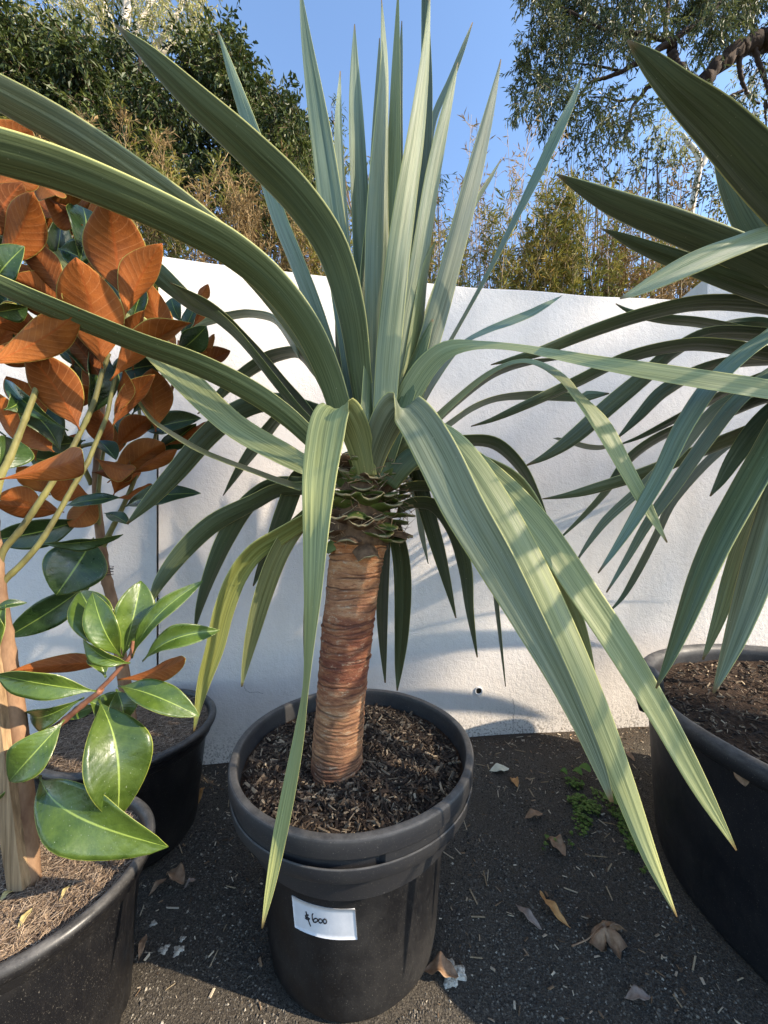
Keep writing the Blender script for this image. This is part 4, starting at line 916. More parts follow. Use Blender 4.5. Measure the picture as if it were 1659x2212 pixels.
# --- second plant in the wide tub (its crown stands outside the frame)
yr = empty("yucca_plant", (1.36, 1.02, .42), "dark shaded yucca in the wide tub with drooping leaves crossing the white wall", "plant")
AR = np.array((1.37, 1.02, 0))
tp2 = catmull(np.array([(1.36, 1.02, .42, .075), (1.355, 1.02, .70, .070), (1.36, 1.02, 1.00, .072), (1.365, 1.02, 1.25, .080), (1.37, 1.02, 1.42, .06), (1.37, 1.02, 1.62, .02)]), 90)
fr2 = (tp2[:, 2] / .02) % 1
V, ff, n_ = tube(tp2[:, :3], tp2[:, 3] + .003 * fr2, 32); build("trunk", V, ff, n_, MT['mtrunk'], yr)
E = (1945, 850)
SIDE = [
 ('d', [(1960, 740, 60, .96), (1840, 600, 86, .87), (1745, 480, 94, .80), (1650, 378, 92, .75), (1540, 263, 76, .705), (1463, 194, 55, .68), (1400, 131, 33, .665), (1355, 87, 3, .655)]),
 ('d', [(1960, 760, 50, 1.0), (1800, 680, 60, 1.0), (1700, 590, 62, 1.0), (1630, 490, 60, 1.0), (1585, 405, 46, 1.0), (1555, 330, 24, 1.0), (1540, 270, 4, 1.0)]),
 ('d', [(1950, 800, 50, 1.0), (1800, 660, 58, .96), (1700, 598, 62, .92), (1600, 548, 62, .90), (1456, 490, 58, .87), (1330, 441, 44, .85), (1250, 402, 22, .84), (1203, 377, 3, .835)]),
 ('d', [(1950, 800, 40, 1.02), (1800, 700, 42, 1.0), (1700, 650, 42, .98), (1600, 614, 40, .96), (1475, 566, 36, .95), (1384, 531, 26, .94), (1335, 509, 14, .93), (1299, 494, 2, .93)]),
 ('p', [(1960, 700, 30, .92), (1860, 540, 36, .87), (1760, 490, 38, .83), (1659, 506, 36, .80), (1580, 533, 42, .78), (1500, 566, 46, .77), (1420, 606, 34, .76), (1370, 632, 18, .755), (1339, 645, 3, .75)]),
 ('d', [(1950, 800, 40, 1.02), (1780, 690, 34, 1.02), (1659, 662, 33, 1.02), (1517, 655, 31, 1.02), (1397, 678, 28, 1.02), (1279, 716, 26, 1.02), (1160, 762, 20, 1.02), (1100, 778, 11, 1.02), (1060, 788, 2, 1.02)]),
 ('d', [(1950, 820, 30, 1.2), (1780, 755, 24, 1.24), (1659, 727, 20, 1.26), (1517, 698, 20, 1.28), (1440, 690, 19, 1.28), (1390, 682, 15, 1.28), (1355, 670, 8, 1.28), (1330, 656, 2, 1.28)]),
 ('d', [(1950, 840, 36, 1.04), (1780, 775, 32, 1.06), (1659, 764, 29, 1.06), (1560, 748, 28, 1.06), (1477, 746, 26, 1.05), (1358, 772, 25, 1.04), (1239, 828, 24, 1.03), (1120, 882, 18, 1.02), (1060, 908, 10, 1.02), (1017, 921, 2, 1.02)]),
 ('d', [(1950, 820, 36, 1.08), (1780, 740, 32, 1.12), (1659, 725, 30, 1.14), (1536, 722, 29, 1.14), (1457, 758, 28, 1.12), (1397, 810, 34, 1.10), (1319, 875, 37, 1.08), (1239, 945, 32, 1.06), (1180, 985, 17, 1.05), (1136, 1006, 3, 1.05)]),
 ('d', [(1950, 840, 30, 1.15), (1780, 780, 26, 1.22), (1659, 778, 24, 1.25), (1540, 792, 26, 1.25), (1437, 842, 29, 1.22), (1378, 901, 20, 1.2), (1350, 930, 10, 1.2), (1330, 950, 2, 1.2)]),
 ('d', [(1950, 850, 28, 1.12), (1780, 800, 24, 1.17), (1659, 812, 22, 1.18), (1556, 856, 20, 1.18), (1437, 917, 15, 1.17), (1380, 945, 9, 1.17), (1334, 962, 2, 1.17)]),
 ('d', [(1950, 870, 34, 1.05), (1790, 870, 32, 1.08), (1659, 917, 30, 1.1), (1517, 973, 29, 1.1), (1397, 1021, 27, 1.09), (1279, 1057, 22, 1.08), (1220, 1071, 12, 1.08), (1171, 1078, 2, 1.08)]),
 ('d', [(1950, 860, 30, 1.1), (1780, 830, 26, 1.15), (1659, 858, 24, 1.17), (1556, 898, 22, 1.17), (1437, 938, 20, 1.16), (1358, 992, 19, 1.15), (1310, 1060, 15, 1.15), (1260, 1115, 10, 1.15), (1200, 1172, 2, 1.15)]),
 ('b', [(1950, 830, 34, .95), (1800, 705, 30, .90), (1720, 695, 28, .87), (1659, 727, 28, .85), (1596, 772, 32, .83), (1536, 832, 36, .815), (1477, 921, 36, .80), (1429, 1020, 32, .79), (1378, 1110, 25, .785), (1330, 1185, 14, .78), (1292, 1238, 3, .775)]),
 ('b', [(1950, 840, 34, .97), (1800, 770, 30, .93), (1700, 790, 28, .90), (1600, 860, 30, .87), (1520, 960, 28, .85), (1450, 1060, 26, .84), (1400, 1130, 20, .83), (1350, 1215, 12, .83), (1310, 1280, 3, .825)]),
 ('n', [(1950, 850, 30, 1.02), (1780, 820, 26, 1.0), (1659, 840, 24, .99), (1556, 876, 22, .98), (1470, 970, 24, .97), (1385, 1055, 22, .96), (1311, 1122, 18, .95), (1270, 1175, 10, .95), (1243, 1216, 2, .945)]),
 ('d', [(1950, 870, 30, 1.1), (1780, 860, 26, 1.15), (1659, 905, 22, 1.18), (1556, 973, 19, 1.18), (1457, 1080, 16, 1.16), (1417, 1159, 15, 1.15), (1375, 1240, 14, 1.15), (1345, 1290, 9, 1.15), (1314, 1324, 2, 1.15)]),
 ('d', [(1950, 870, 36, 1.05), (1790, 840, 40, 1.05), (1700, 870, 42, 1.04), (1640, 920, 40, 1.03), (1590, 985, 32, 1.02), (1556, 1040, 18, 1.02), (1534, 1072, 3, 1.02)]),
 ('g', [(1950, 860, 50, .95), (1800, 830, 52, .88), (1710, 890, 54, .84), (1650, 985, 54, .81), (1596, 1080, 54, .79), (1550, 1165, 52, .78), (1512, 1250, 46, .77), (1478, 1340, 34, .765), (1445, 1425, 18, .76), (1417, 1487, 3, .755)]),
 ('n', [(1950, 870, 50, .92), (1830, 850, 54, .85), (1750, 920, 58, .81), (1700, 1030, 60, .78), (1660, 1150, 60, .765), (1625, 1262, 54, .755), (1590, 1370, 38, .75), (1562, 1445, 20, .745), (1541, 1497, 4, .74)]),
 ('o', [(1950, 880, 34, 1.12), (1800, 900, 34, 1.16), (1690, 1000, 32, 1.17), (1620, 1130, 30, 1.17), (1580, 1247, 30, 1.17), (1556, 1326, 24, 1.17), (1532, 1392, 12, 1.17), (1518, 1425, 3, 1.17)]),
 ('d', [(1950, 860, 34, 1.18), (1800, 800, 28, 1.25), (1659, 705, 26, 1.35), (1600, 700, 24, 1.36), (1550, 708, 16, 1.36), (1517, 716, 2, 1.36)]),
]
FACE_SIDE = {0: 'dn', 2: 'dn', 3: 'dn', 4: 'up', 5: 'dn', 7: 'dn', 8: 'dn', 9: 'dn', 11: 'dn', 13: 'up', 14: 'up', 15: 'up', 18: 'up', 19: 'up'}
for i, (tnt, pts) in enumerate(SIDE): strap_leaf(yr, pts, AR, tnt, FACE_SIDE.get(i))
# leaves of this plant that point away from the frame (they shade the wall)
for i in range(90):
    a = random.uniform(-2.0, 1.2); e = random.uniform(.1, 1.45); L = random.uniform(.8, 1.05)
    b0 = np.array((1.37, 1.02, random.uniform(1.28, 1.5))); d = np.array((math.cos(a) * math.cos(e), math.sin(a) * math.cos(e), math.sin(e)))
    pp = []
    for s, ww in ((0, .05), (.25, .06), (.5, .06), (.75, .045), (.9, .022), (1.0, .002)):
        q3 = b0 + d * L * s - np.array((0, 0, 1)) * .5 * s ** 2.2 * (1.3 - e) * L
        pp.append((q3, ww))
    if min(q[1] for q, _ in pp) < .25 or max(float(q[1] - wally(q[0])) for q, _ in pp) > -.06: continue
    pts = [((q[0] / q[1]) * F + 829.5, 1106 - (q[2] - CAMH) / q[1] * F, ww * F / q[1] * .75, q[1]) for q, ww in pp]
    if min(p_[0] for p_ in pts[1:]) < 1690: continue
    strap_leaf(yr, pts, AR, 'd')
# ------------------------------------------------------------------ magnolias
def mag_leaf(parent, b, t, wpx, side='u', tilt=.25, fold=.16, bend=.10, tint=(1, 1, 1), wave=.018, twist=0.0, sway=0.0):
    n, m = 18, 11
    pb, pt = P(*b), P(*t); L = np.linalg.norm(pt - pb); ax = (pt - pb) / L
    mid = (pb + pt) / 2; vw = norm(mid - np.array((0, 0, CAMH)))
    n1 = norm(np.cross(ax, vw)); n2 = np.cross(n1, ax)
    wd = n1 * math.cos(tilt) + n2 * math.sin(tilt)
    N = norm(np.cross(ax, wd))
    facing = -(N @ vw)
    if (facing < 0) == (side == 't'): N = -N
    half = wpx * mid[1] / F / 2 / max(math.cos(tilt), .35)
    v = np.linspace(0, 1, n)
    s = np.clip((v - .07) / .93, 0, 1)
    prof = np.maximum(np.sin(math.pi * s ** 1.18) ** .78, .0)
    prof = np.where(s > .90, np.minimum(prof, (1 - s) / .10 * .66 + .0), prof)
    hw = np.maximum(prof * half, .0019 * (1 - .6 * v)); hw[-1] = .0007
    u = np.linspace(-1, 1, m)
    ph = random.uniform(0, 6)
    spine = pb[None] + ax[None] * (L * v)[:, None] + N[None] * (bend * L * (np.sin(math.pi * v) - .9 * v ** 2))[:, None] + wd[None] * (sway * L * np.sin(math.pi * v))[:, None]
    tw = twist * (v - .3)
    wv = wd[None] * np.cos(tw)[:, None] + N[None] * np.sin(tw)[:, None]
    Nv = N[None] * np.cos(tw)[:, None] - wd[None] * np.sin(tw)[:, None]
    lift = fold * hw[:, None] * np.abs(u)[None, :] ** 1.35 + wave * L * np.sin(v * 13 + ph)[:, None] * np.abs(u)[None, :] ** 2 * np.sign(u)[None, :] * np.clip(hw / (half + 1e-6), 0, 1)[:, None]
    top = spine[:, None, :] + wv[:, None, :] * (u[None, :] * hw[:, None])[..., None] + Nv[:, None, :] * lift[..., None]
    th = np.where(np.abs(u) < .12, .0020, .0007)[None, :] * np.ones((n, 1))
    bot = top - Nv[:, None, :] * th[..., None]
    k = n * m; q = grid_faces(n, m)
    # make face orientation agree with the top normal
    e1 = np.array([[i * m, (i + 1) * m, (i + 1) * m + k, i * m + k] for i in range(n - 1)])
    e2 = np.array([[i * m + m - 1, i * m + m - 1 + k, (i + 1) * m + m - 1 + k, (i + 1) * m + m - 1] for i in range(n - 1)])
    c1 = np.array([[j, j + k, j + 1 + k, j + 1] for j in range(m - 1)]); b0 = (n - 1) * m
    c2 = np.array([[b0 + j, b0 + j + 1, b0 + j + 1 + k, b0 + j + k] for j in range(m - 1)])
    uv = np.stack([np.broadcast_to((u + 1) / 2, (n, m)), np.broadcast_to(v[:, None], (n, m))], -1).reshape(-1, 2)
    mi = [0] * len(q) + [1] * len(q) + [0] * (len(e1) + len(e2) + len(c1) + len(c2))
    o = build("leaf", np.concatenate([top.reshape(-1, 3), bot.reshape(-1, 3)]), np.concatenate([q, q[:, ::-1] + k, e1, e2, c1, c2]), 4, [MT['magtop'], MT['magbot']], parent, uv=np.concatenate([uv, uv]), matidx=mi)
    o.color = tuple(tint) + (1,)
    return o

def branch(parent, pts, r0, r1, mat_, name="branch", nodes=True, ns=10):
    p3 = np.array([P(*p) for p in pts]); c = catmull(p3, max(12, len(pts) * 7))
    r = np.linspace(r0, r1, len(c))
    if nodes:
        seg = np.concatenate(([0], np.cumsum(np.linalg.norm(np.diff(c, axis=0), axis=1)))); r = r * (1 + .16 * np.exp(-((seg % .045) / .005) ** 2))
    V, ff, n_ = tube(c, r, ns); return build(name, V, ff, n_, mat_, parent)

mf = empty("magnolia_tree", (FC[0], FC[1], .33), "young magnolia with rusty orange leaf undersides, tied to a timber stake in the sunlit pot", "tree")
mb = empty("magnolia_tree", (BC[0], BC[1], .335), "young magnolia standing in the shaded pot against the white wall", "tree")
# front plant: trunk, stake, branches
branch(mf, [(66, 1905, .765), (62, 1800, .768), (52, 1690, .77), (40, 1560, .772), (22, 1440, .774), (5, 1330, .775), (-8, 1230, .775), (-20, 1100, .78), (-30, 950, .79)], .0165, .010, MT['mtrunk'], "trunk", ns=14)
def D4(pts): return [Z4(x, y) + (D,) for x, y, D in pts]
def D5(pts): return [Z5(x, y) + (D,) for x, y, D in pts]
def D6(pts): return [Z6(x, y) + (D,) for x, y, D in pts]
branch(mf, [(-2, 1290, .775)] + D5([(10, 640, .78), (130, 480, .79), (240, 320, .80), (345, 160, .815), (440, 0, .83)]) + D4([(590, 1650, .85), (680, 1450, .86), (735, 1250, .87), (790, 1090, .875)]), .0068, .0048, MT['stem'])
branch(mf, [(0, 1285, .775)] + D5([(20, 820, .78), (140, 700, .79), (260, 560, .80), (375, 375, .82), (480, 190, .84), (570, 40, .86)]) + D4([(690, 1750, .88), (770, 1560, .89), (805, 1400, .90), (840, 1250, .905)]), .0062, .0042, MT['stem'])
branch(mf, [(-20, 1130, .77)] + D4([(0, 2000, .78), (70, 1850, .79), (130, 1700, .80), (200, 1520, .81), (265, 1340, .82), (300, 1180, .82)]), .0075, .005, MT['stem'])
branch(mf, D6([(95, 470, .765), (240, 330, .765), (400, 190, .76), (520, 90, .76), (600, 30, .76)]) + D5([(640, 1530, .762), (720, 1450, .765), (790, 1370, .77), (850, 1300, .775), (872, 1200, .78)]), .0072, .0035, MT['redstem'])
branch(mf, [(46, 1620, .772)] + D6([(130, 560, .765), (180, 542, .755), (240, 540, .745)]), .0045, .003, MT['stem'], nodes=False)
sk = empty("garden_stake", tuple(P(40, 1910, .75)), "square weathered timber stake pushed into the coir beside the magnolia trunk", "stake")
s0, s1 = P(44, 1915, .748), P(-4, 1560, .752); ax = norm(s1 - s0); top = s0 + ax * .62
sx = norm(np.cross(ax, (0, 1, 0))); sy = np.cross(ax, sx)
cr = [(-.016, -.011), (.014, -.012), (.016, .010), (-.015, .011)]
ring = []
for i, t in enumerate(np.linspace(0, 1, 10)):
    for a, b_ in cr: ring.append(s0 + (top - s0) * t + sx * (a + random.uniform(-.0008, .0008)) + sy * (b_ + random.uniform(-.0008, .0008)))
q = grid_faces(10, 4, True); ff = list(q.ravel()) + [3, 2, 1, 0] + [36, 37, 38, 39]
build("timber", np.array(ring), ff, [4] * len(q) + [4, 4], MT['stake'], sk, smooth=False)

MF = [  # (base, tip, width, side, tilt) in the zoom Z4 unless noted
 (Z4(870, 680) + (.87,), Z4(770, -20) + (.83,), 122, 'u', .1), (Z4(900, 840) + (.87,), Z4(1140, 285) + (.87,), 60, 'u', .55),
 (Z4(745, 1200) + (.86,), Z4(565, 405) + (.79,), 116, 'u', .2), (Z4(455, 700) + (.80,), Z4(165, 225) + (.78,), 50, 'u', .7),
 (Z4(-40, 480) + (.76,), Z4(270, -60) + (.74,), 66, 'u', .5), (Z4(-80, 640) + (.74,), Z4(150, 310) + (.72,), 62, 't', .3),
 (Z4(470, 770) + (.83,), Z4(100, 540) + (.80,), 66, 'u', .3), (Z4(-140, 1190) + (.72,), Z4(625, 795) + (.76,), 74, 'u', .3),
 (Z4(580, 1650) + (.84,), Z4(200, 1060) + (.78,), 94, 'u', .15), (Z4(800, 1290) + (.86,), Z4(1350, 820) + (.86,), 62, 'u', .4),
 (Z4(1270, 1070) + (1.0,), Z4(1050, 590) + (.98,), 66, 'u', .2), (Z4(960, 870) + (.93,), Z4(1045, 600) + (.93,), 42, 't', .3),
 (Z4(1130, 1660) + (1.02,), Z4(1110, 1200) + (.98,), 74, 'u', .1), (Z4(815, 1620) + (.90,), Z4(1095, 1230) + (.92,), 44, 'u', .5),
 (Z4(850, 1520) + (.90,), Z4(915, 1220) + (.90,), 34, 'u', .5), (Z4(735, 1270) + (.88,), Z4(465, 890) + (.88,), 62, 'u', .2),
 (Z4(710, 1340) + (.92,), Z4(345, 970) + (.95,), 44, 't', .4), (Z4(495, 1650) + (.86,), Z4(-10, 1275) + (.84,), 32, 't', .5),
 (Z4(-30, 2010) + (.73,), Z4(715, 1830) + (.70,), 64, 'u', .3), (Z4(620, -60) + (.90,), Z4(380, -50) + (.9,), 40, 'u', .4),
 (Z4(600, 160) + (.92,), Z4(330, -40) + (.9,), 56, 'u', .3), (Z4(330, 470) + (.86,), Z4(180, 250) + (.86,), 40, 'u', .3),
 (Z4(310, 480) + (.84,), Z4(90, 590) + (.80,), 54, 'u', .3), (Z4(420, 330) + (.93,), Z4(640, 420) + (.95,), 50, 't', .4),
 (Z4(-60, 800) + (.72,), Z4(200, 760) + (.74,), 40, 't', .5), (Z4(-100, 900) + (.76,), Z4(300, 860) + (.78,), 70, 'u', .3),
 (Z4(-90, 250) + (.74,), Z4(130, -140) + (.78,), 80, 'u', .3), (Z4(-20, -140) + (.80,), Z4(260, -330) + (.84,), 60, 'u', .3),
 (Z4(-60, -260) + (.78,), Z4(210, -560) + (.80,), 70, 'u', .2), (Z4(220, -250) + (.86,), Z4(420, -20) + (.86,), 56, 'u', .3),
 (Z4(30, 1500) + (.80,), Z4(150, 1420) + (.84,), 44, 't', .4), (Z4(-40, 1960) + (.78,), Z4(130, 1700) + (.84,), 60, 't', .4),
 (Z4(130, 1760) + (.82,), Z4(-60, 1350) + (.80,), 40, 'u', .6), (Z4(300, 1200) + (.82,), Z4(100, 980) + (.80,), 60, 'u', .2),
 (Z4(280, 1180) + (.82,), Z4(-40, 1060) + (.78,), 56, 'u', .4),
 # lower part, zoom Z5
 (Z5(790, 1310) + (.775,), Z5(490, 865) + (.78,), 76, 't', .2), (Z5(800, 1310) + (.77,), Z5(585, 905) + (.74,), 58, 't', .25),
 (Z5(800, 1310) + (.775,), Z5(925, 810) + (.80,), 76, 't', .15), (Z5(860, 1315) + (.775,), Z5(1275, 798) + (.80,), 34, 't', .6),
 (Z5(930, 1335) + (.775,), Z5(1405, 1110) + (.80,), 44, 't', .5), (Z5(770, 1455) + (.765,), Z5(1255, 1335) + (.72,), 38, 'u', .5),
 (Z5(850, 1345) + (.77,), Z5(525, 1215) + (.73,), 34, 't', .5), (Z5(850, 1345) + (.775,), Z5(100, 1375) + (.76,), 32, 'u', .6),
 (Z5(640, 1530) + (.76,), Z5(-60, 1440) + (.70,), 58, 't', .35), (Z5(770, 1495) + (.765,), Z5(1285, 1655) + (.735,), 56, 't', .35),
 (Z5(690, 1440) + (.77,), Z5(600, 1290) + (.79,), 40, 't', .3), (Z5(-30, 1340) + (.70,), Z5(15, 940) + (.72,), 34, 't', .3),
 (Z5(-40, 1010) + (.72,), Z5(160, 940) + (.74,), 16, 't', .6), (Z5(-20, 1250) + (.70,), Z5(-60, 1000) + (.70,), 50, 't', .3),
 (Z6(585, 80) + (.755,), Z6(712, 785) + (.675,), 122, 't', .1), (Z6(235, 538) + (.745,), Z6(918, 950) + (.665,), 106, 't', .15),
 (Z6(385, 200) + (.755,), Z6(20, 585) + (.70,), 84, 't', .2), (Z6(500, 70) + (.77,), Z6(118, 212) + (.78,), 46, 't', .35),
 (Z6(690, 20) + (.77,), Z6(745, 212) + (.76,), 54, 't', .2), (Z6(110, 580) + (.76,), Z6(-10, 700) + (.74,), 30, 't', .4),
 (Z6(520, 90) + (.77,), Z6(700, 150) + (.80,), 60, 't', .3), (Z6(380, 210) + (.77,), Z6(560, 120) + (.79,), 26, 't', .4),
]
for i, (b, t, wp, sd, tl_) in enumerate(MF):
    g = random.uniform(.9, 1.25); sun_tint = 2.0 if b[1] > 1380 else 1.0  # lower leaves get sunlight painted in as a brighter, yellower tint
    mag_leaf(mf, b, t, wp, sd, tl_ * random.choice((1, 1, -1)), fold=random.uniform(.22, .62), bend=random.uniform(.05, .20), tint=(g * sun_tint, g * (1.6 if sun_tint > 1 else 1), g * .9), twist=random.uniform(-.8, .8), sway=random.uniform(-.05, .05))

# inner leaves that fill the head of the front plant
for i in range(44):
    x, y = random.uniform(-60, 300), random.uniform(450, 1010)
    if x > 180 and y < 540: continue
    D = random.uniform(.92, 1.08); a = random.uniform(-1.0, 1.0) + (x - 150) / 400; L = random.uniform(110, 170)
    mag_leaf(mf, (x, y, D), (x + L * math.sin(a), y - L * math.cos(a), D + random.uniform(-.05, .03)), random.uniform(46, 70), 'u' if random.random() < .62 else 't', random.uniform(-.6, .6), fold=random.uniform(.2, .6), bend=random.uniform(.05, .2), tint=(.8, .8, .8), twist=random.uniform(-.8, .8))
# back plant
branch(mb, [(283, 1575, 1.281), (270, 1480, 1.281), (258, 1400, 1.28), (245, 1310, 1.28), (228, 1240, 1.28), (216, 1150, 1.28), (208, 1050, 1.28), (215, 930, 1.29), (230, 820, 1.30)], .021, .008, MT['mtrunk'], "trunk", ns=14)
branch(mb, D5([(660, 560, 1.28), (640, 300, 1.27), (660, 60, 1.27), (700, -150, 1.27)]), .008, .005, MT['stem'])
branch(mb, D5([(665, 600, 1.28), (740, 450, 1.27), (800, 330, 1.27), (870, 170, 1.27), (930, 0, 1.27)]) + D4([(1100, 1780, 1.27), (1135, 1660, 1.27)]), .009, .005, MT['stem'])
branch(mb, D5([(640, 420, 1.28), (560, 330, 1.26), (480, 260, 1.25), (350, 200, 1.24), (250, 100, 1.24)]), .008, .004, MT['stem'])
branch(mb, D5([(600, 180, 1.28), (545, 60, 1.27), (510, -60, 1.27)]) + D4([(960, 1700, 1.26), (1015, 1580, 1.26), (1010, 1500, 1.26)]), .008, .005, MT['stem'])
branch(mb, D4([(1135, 1660, 1.27), (1200, 1500, 1.25), (1260, 1300, 1.2), (1290, 1080, 1.15), (1300, 1000, 1.15)]), .006, .004, MT['redstem'])
for k in range(4):   # tie wire round trunk
    a = np.linspace(0, 2 * math.pi, 20); c0 = P(228, 1226 + k * 5, 1.28)
    V, ff, n_ = tube(np.stack([c0[0] + .022 * np.cos(a), c0[1] + .022 * np.sin(a), c0[2] + .002 * np.sin(a + k)], -1), .0011, 5); build("tie_wire", V, ff, n_, MT['wire'], mb)
MB = [
 (Z5(612, 525) + (1.22,), Z5(370, 888) + (1.10,), 112, 't', .1), (Z5(640, 780) + (1.27,), Z5(55, 1195) + (1.12,), 62, 't', .35),
 (Z5(250, 560) + (1.1,), Z5(790, 525) + (1.12,), 26, 't', .6), (Z5(570, 395) + (1.25,), Z5(-60, 560) + (1.1,), 60, 't', .4),
 (Z5(810, 330) + (1.26,), Z5(1272, 225) + (1.2,), 44, 't', .35), (Z5(750, 270) + (1.26,), Z5(1010, 180) + (1.24,), 24, 'u', .5),
 (Z5(680, 365) + (1.26,), Z5(835, 430) + (1.2,), 26, 't', .5), (Z5(420, 320) + (1.15,), Z5(765, 255) + (1.15,), 26, 't', .5),
 (Z4(1050, 1660) + (1.25,), Z4(1435, 1555) + (1.2,), 46, 't', .3), (Z4(1130, 1800) + (1.26,), Z4(1420, 1610) + (1.22,), 42, 't', .3),
 (Z4(1200, 1760) + (1.24,), Z4(1525, 1590) + (1.2,), 26, 'u', .5), (Z4(840, 1775) + (1.2,), Z4(1090, 1550) + (1.18,), 50, 'u', .3),
 (Z4(780, 2030) + (1.2,), Z4(1195, 1715) + (1.18,), 62, 'u', .3), (Z4(950, 1970) + (1.2,), Z4(1295, 1790) + (1.18,), 28, 'u', .5),
 (Z4(715, 1720) + (1.15,), Z4(840, 1850) + (1.12,), 34, 't', .4), (Z4(690, 1850) + (1.15,), Z4(985, 1960) + (1.1,), 44, 'u', .4),
 (Z4(1290, 1080) + (1.15,), Z4(1500, 900) + (1.12,), 50, 't', .3), (Z4(1390, 1110) + (1.15,), Z4(1565, 955) + (1.14,), 22, 'u', .5),
 (Z4(1330, 1240) + (1.17,), Z4(1672, 1055) + (1.15,), 38, 'u', .4), (Z4(1310, 1000) + (1.15,), Z4(1450, 690) + (1.15,), 26, 't', .5),
 (Z4(1420, 720) + (1.15,), Z4(1515, 592) + (1.15,), 22, 'u', .5), (Z4(1400, 900) + (1.15,), Z4(1505, 700) + (1.15,), 20, 'u', .5),
 (Z4(1320, 870) + (1.17,), Z4(1235, 680) + (1.17,), 34, 't', .3), (Z4(1270, 1100) + (1.2,), Z4(1150, 780) + (1.2,), 40, 'u', .3),
 (Z4(900, 1760) + (1.22,), Z4(910, 1500) + (1.22,), 44, 't', .3), (Z4(800, 1800) + (1.2,), Z4(700, 1500) + (1.18,), 50, 'u', .3),
 (Z4(850, 1840) + (1.24,), Z4(760, 1600) + (1.24,), 50, 'u', .3), (Z4(600, 1650) + (1.2,), Z4(480, 1900) + (1.15,), 46, 'u', .4),
 (Z4(620, 1720) + (1.15,), Z4(330, 1760) + (1.12,), 50, 't', .3), (Z4(560, 1900) + (1.15,), Z4(200, 1850) + (1.1,), 56, 't', .3),
 (Z5(590, 250) + (1.2,), Z5(300, 170) + (1.12,), 56, 'u', .3), (Z5(300, 330) + (1.1,), Z5(0, 240) + (1.05,), 60, 'u', .3),
 (Z5(640, 260) + (1.25,), Z5(460, 460) + (1.2,), 54, 'u', .3), (Z5(420, 360) + (1.12,), Z5(-20, 300) + (1.05,), 52, 'u', .35),
 (Z5(500, 180) + (1.2,), Z5(380, 20) + (1.2,), 44, 't', .3), (Z5(330, 250) + (1.15,), Z5(120, 60) + (1.1,), 50, 'u', .3),
 (Z5(600, 100) + (1.25,), Z5(880, 60) + (1.2,), 50, 'u', .3), (Z5(740, 250) + (1.25,), Z5(900, 20) + (1.22,), 56, 'u', .2),
]
for b, t, wp, sd, tl_ in MB:
    g = random.uniform(.85, 1.15)
    mag_leaf(mb, b, t, wp, sd, tl_ * random.choice((1, 1, -1)), fold=random.uniform(.2, .6), bend=random.uniform(.03, .12), tint=(g, g, g), twist=random.uniform(-.5, .5), sway=random.uniform(-.03, .03))

# ------------------------------------------------------------------ litter on the ground
def flat_leaf(name, p0, p1, wd, mat_, curl=.25, lobes=None, label=None, grp=None, cat="leaf", rise=.012, sway=0.0, zfun=None):
    p0, p1 = np.array(p0), np.array(p1); L = np.linalg.norm((p1 - p0)[:2]); ax = norm(p1 - p0); sd = np.array((-ax[1], ax[0], 0))
    n, m = 22, 9; v = np.linspace(0, 1, n); u = np.linspace(-1, 1, m); up = np.array((0, 0, 1.0))
    prof = np.sin(math.pi * np.clip((v - .05) / .95, 0, 1)) ** .8
    if lobes is not None: prof = np.interp(v, *lobes)
    hw = np.maximum(prof * wd / 2, .0008); hw[-1] = .0004
    z = rise * np.sin(math.pi * v) ** 2 + rise * .8 * v ** 3 + .002
    top = p0[None] + ax[None] * (L * v)[:, None] + sd[None] * (sway * L * np.sin(v * math.pi))[:, None]
    top[:, 2] = [float((zfun or gz)(a, b)) for a, b in top[:, :2]]; top[:, 2] += z
    top = top[:, None, :] + sd[None, None, :] * (u[None, :] * hw[:, None])[..., None] + up[None, None, :] * (curl * hw[:, None] * np.abs(u)[None, :] ** 1.5 * (1 + .5 * np.sin(v * 17)[:, None]))[..., None]
    bot = top - up[None, None] * .0008
    k = n * m; q = grid_faces(n, m)
    e1 = np.array([[i * m, (i + 1) * m, (i + 1) * m + k, i * m + k] for i in range(n - 1)]); e2 = np.array([[i * m + m - 1, i * m + m - 1 + k, (i + 1) * m + m - 1 + k, (i + 1) * m + m - 1] for i in range(n - 1)])
    o = build(name, np.concatenate([top.reshape(-1, 3), bot.reshape(-1, 3)]), np.concatenate([q, q[:, ::-1] + k, e1, e2]), 4, mat_)
    tag(o, label, cat, grp); return o
g7 = lambda x, y: G(*A7(x, y)); g2 = lambda x, y: G(*A2(x, y)); g8 = lambda x, y: G(*A8(x, y))
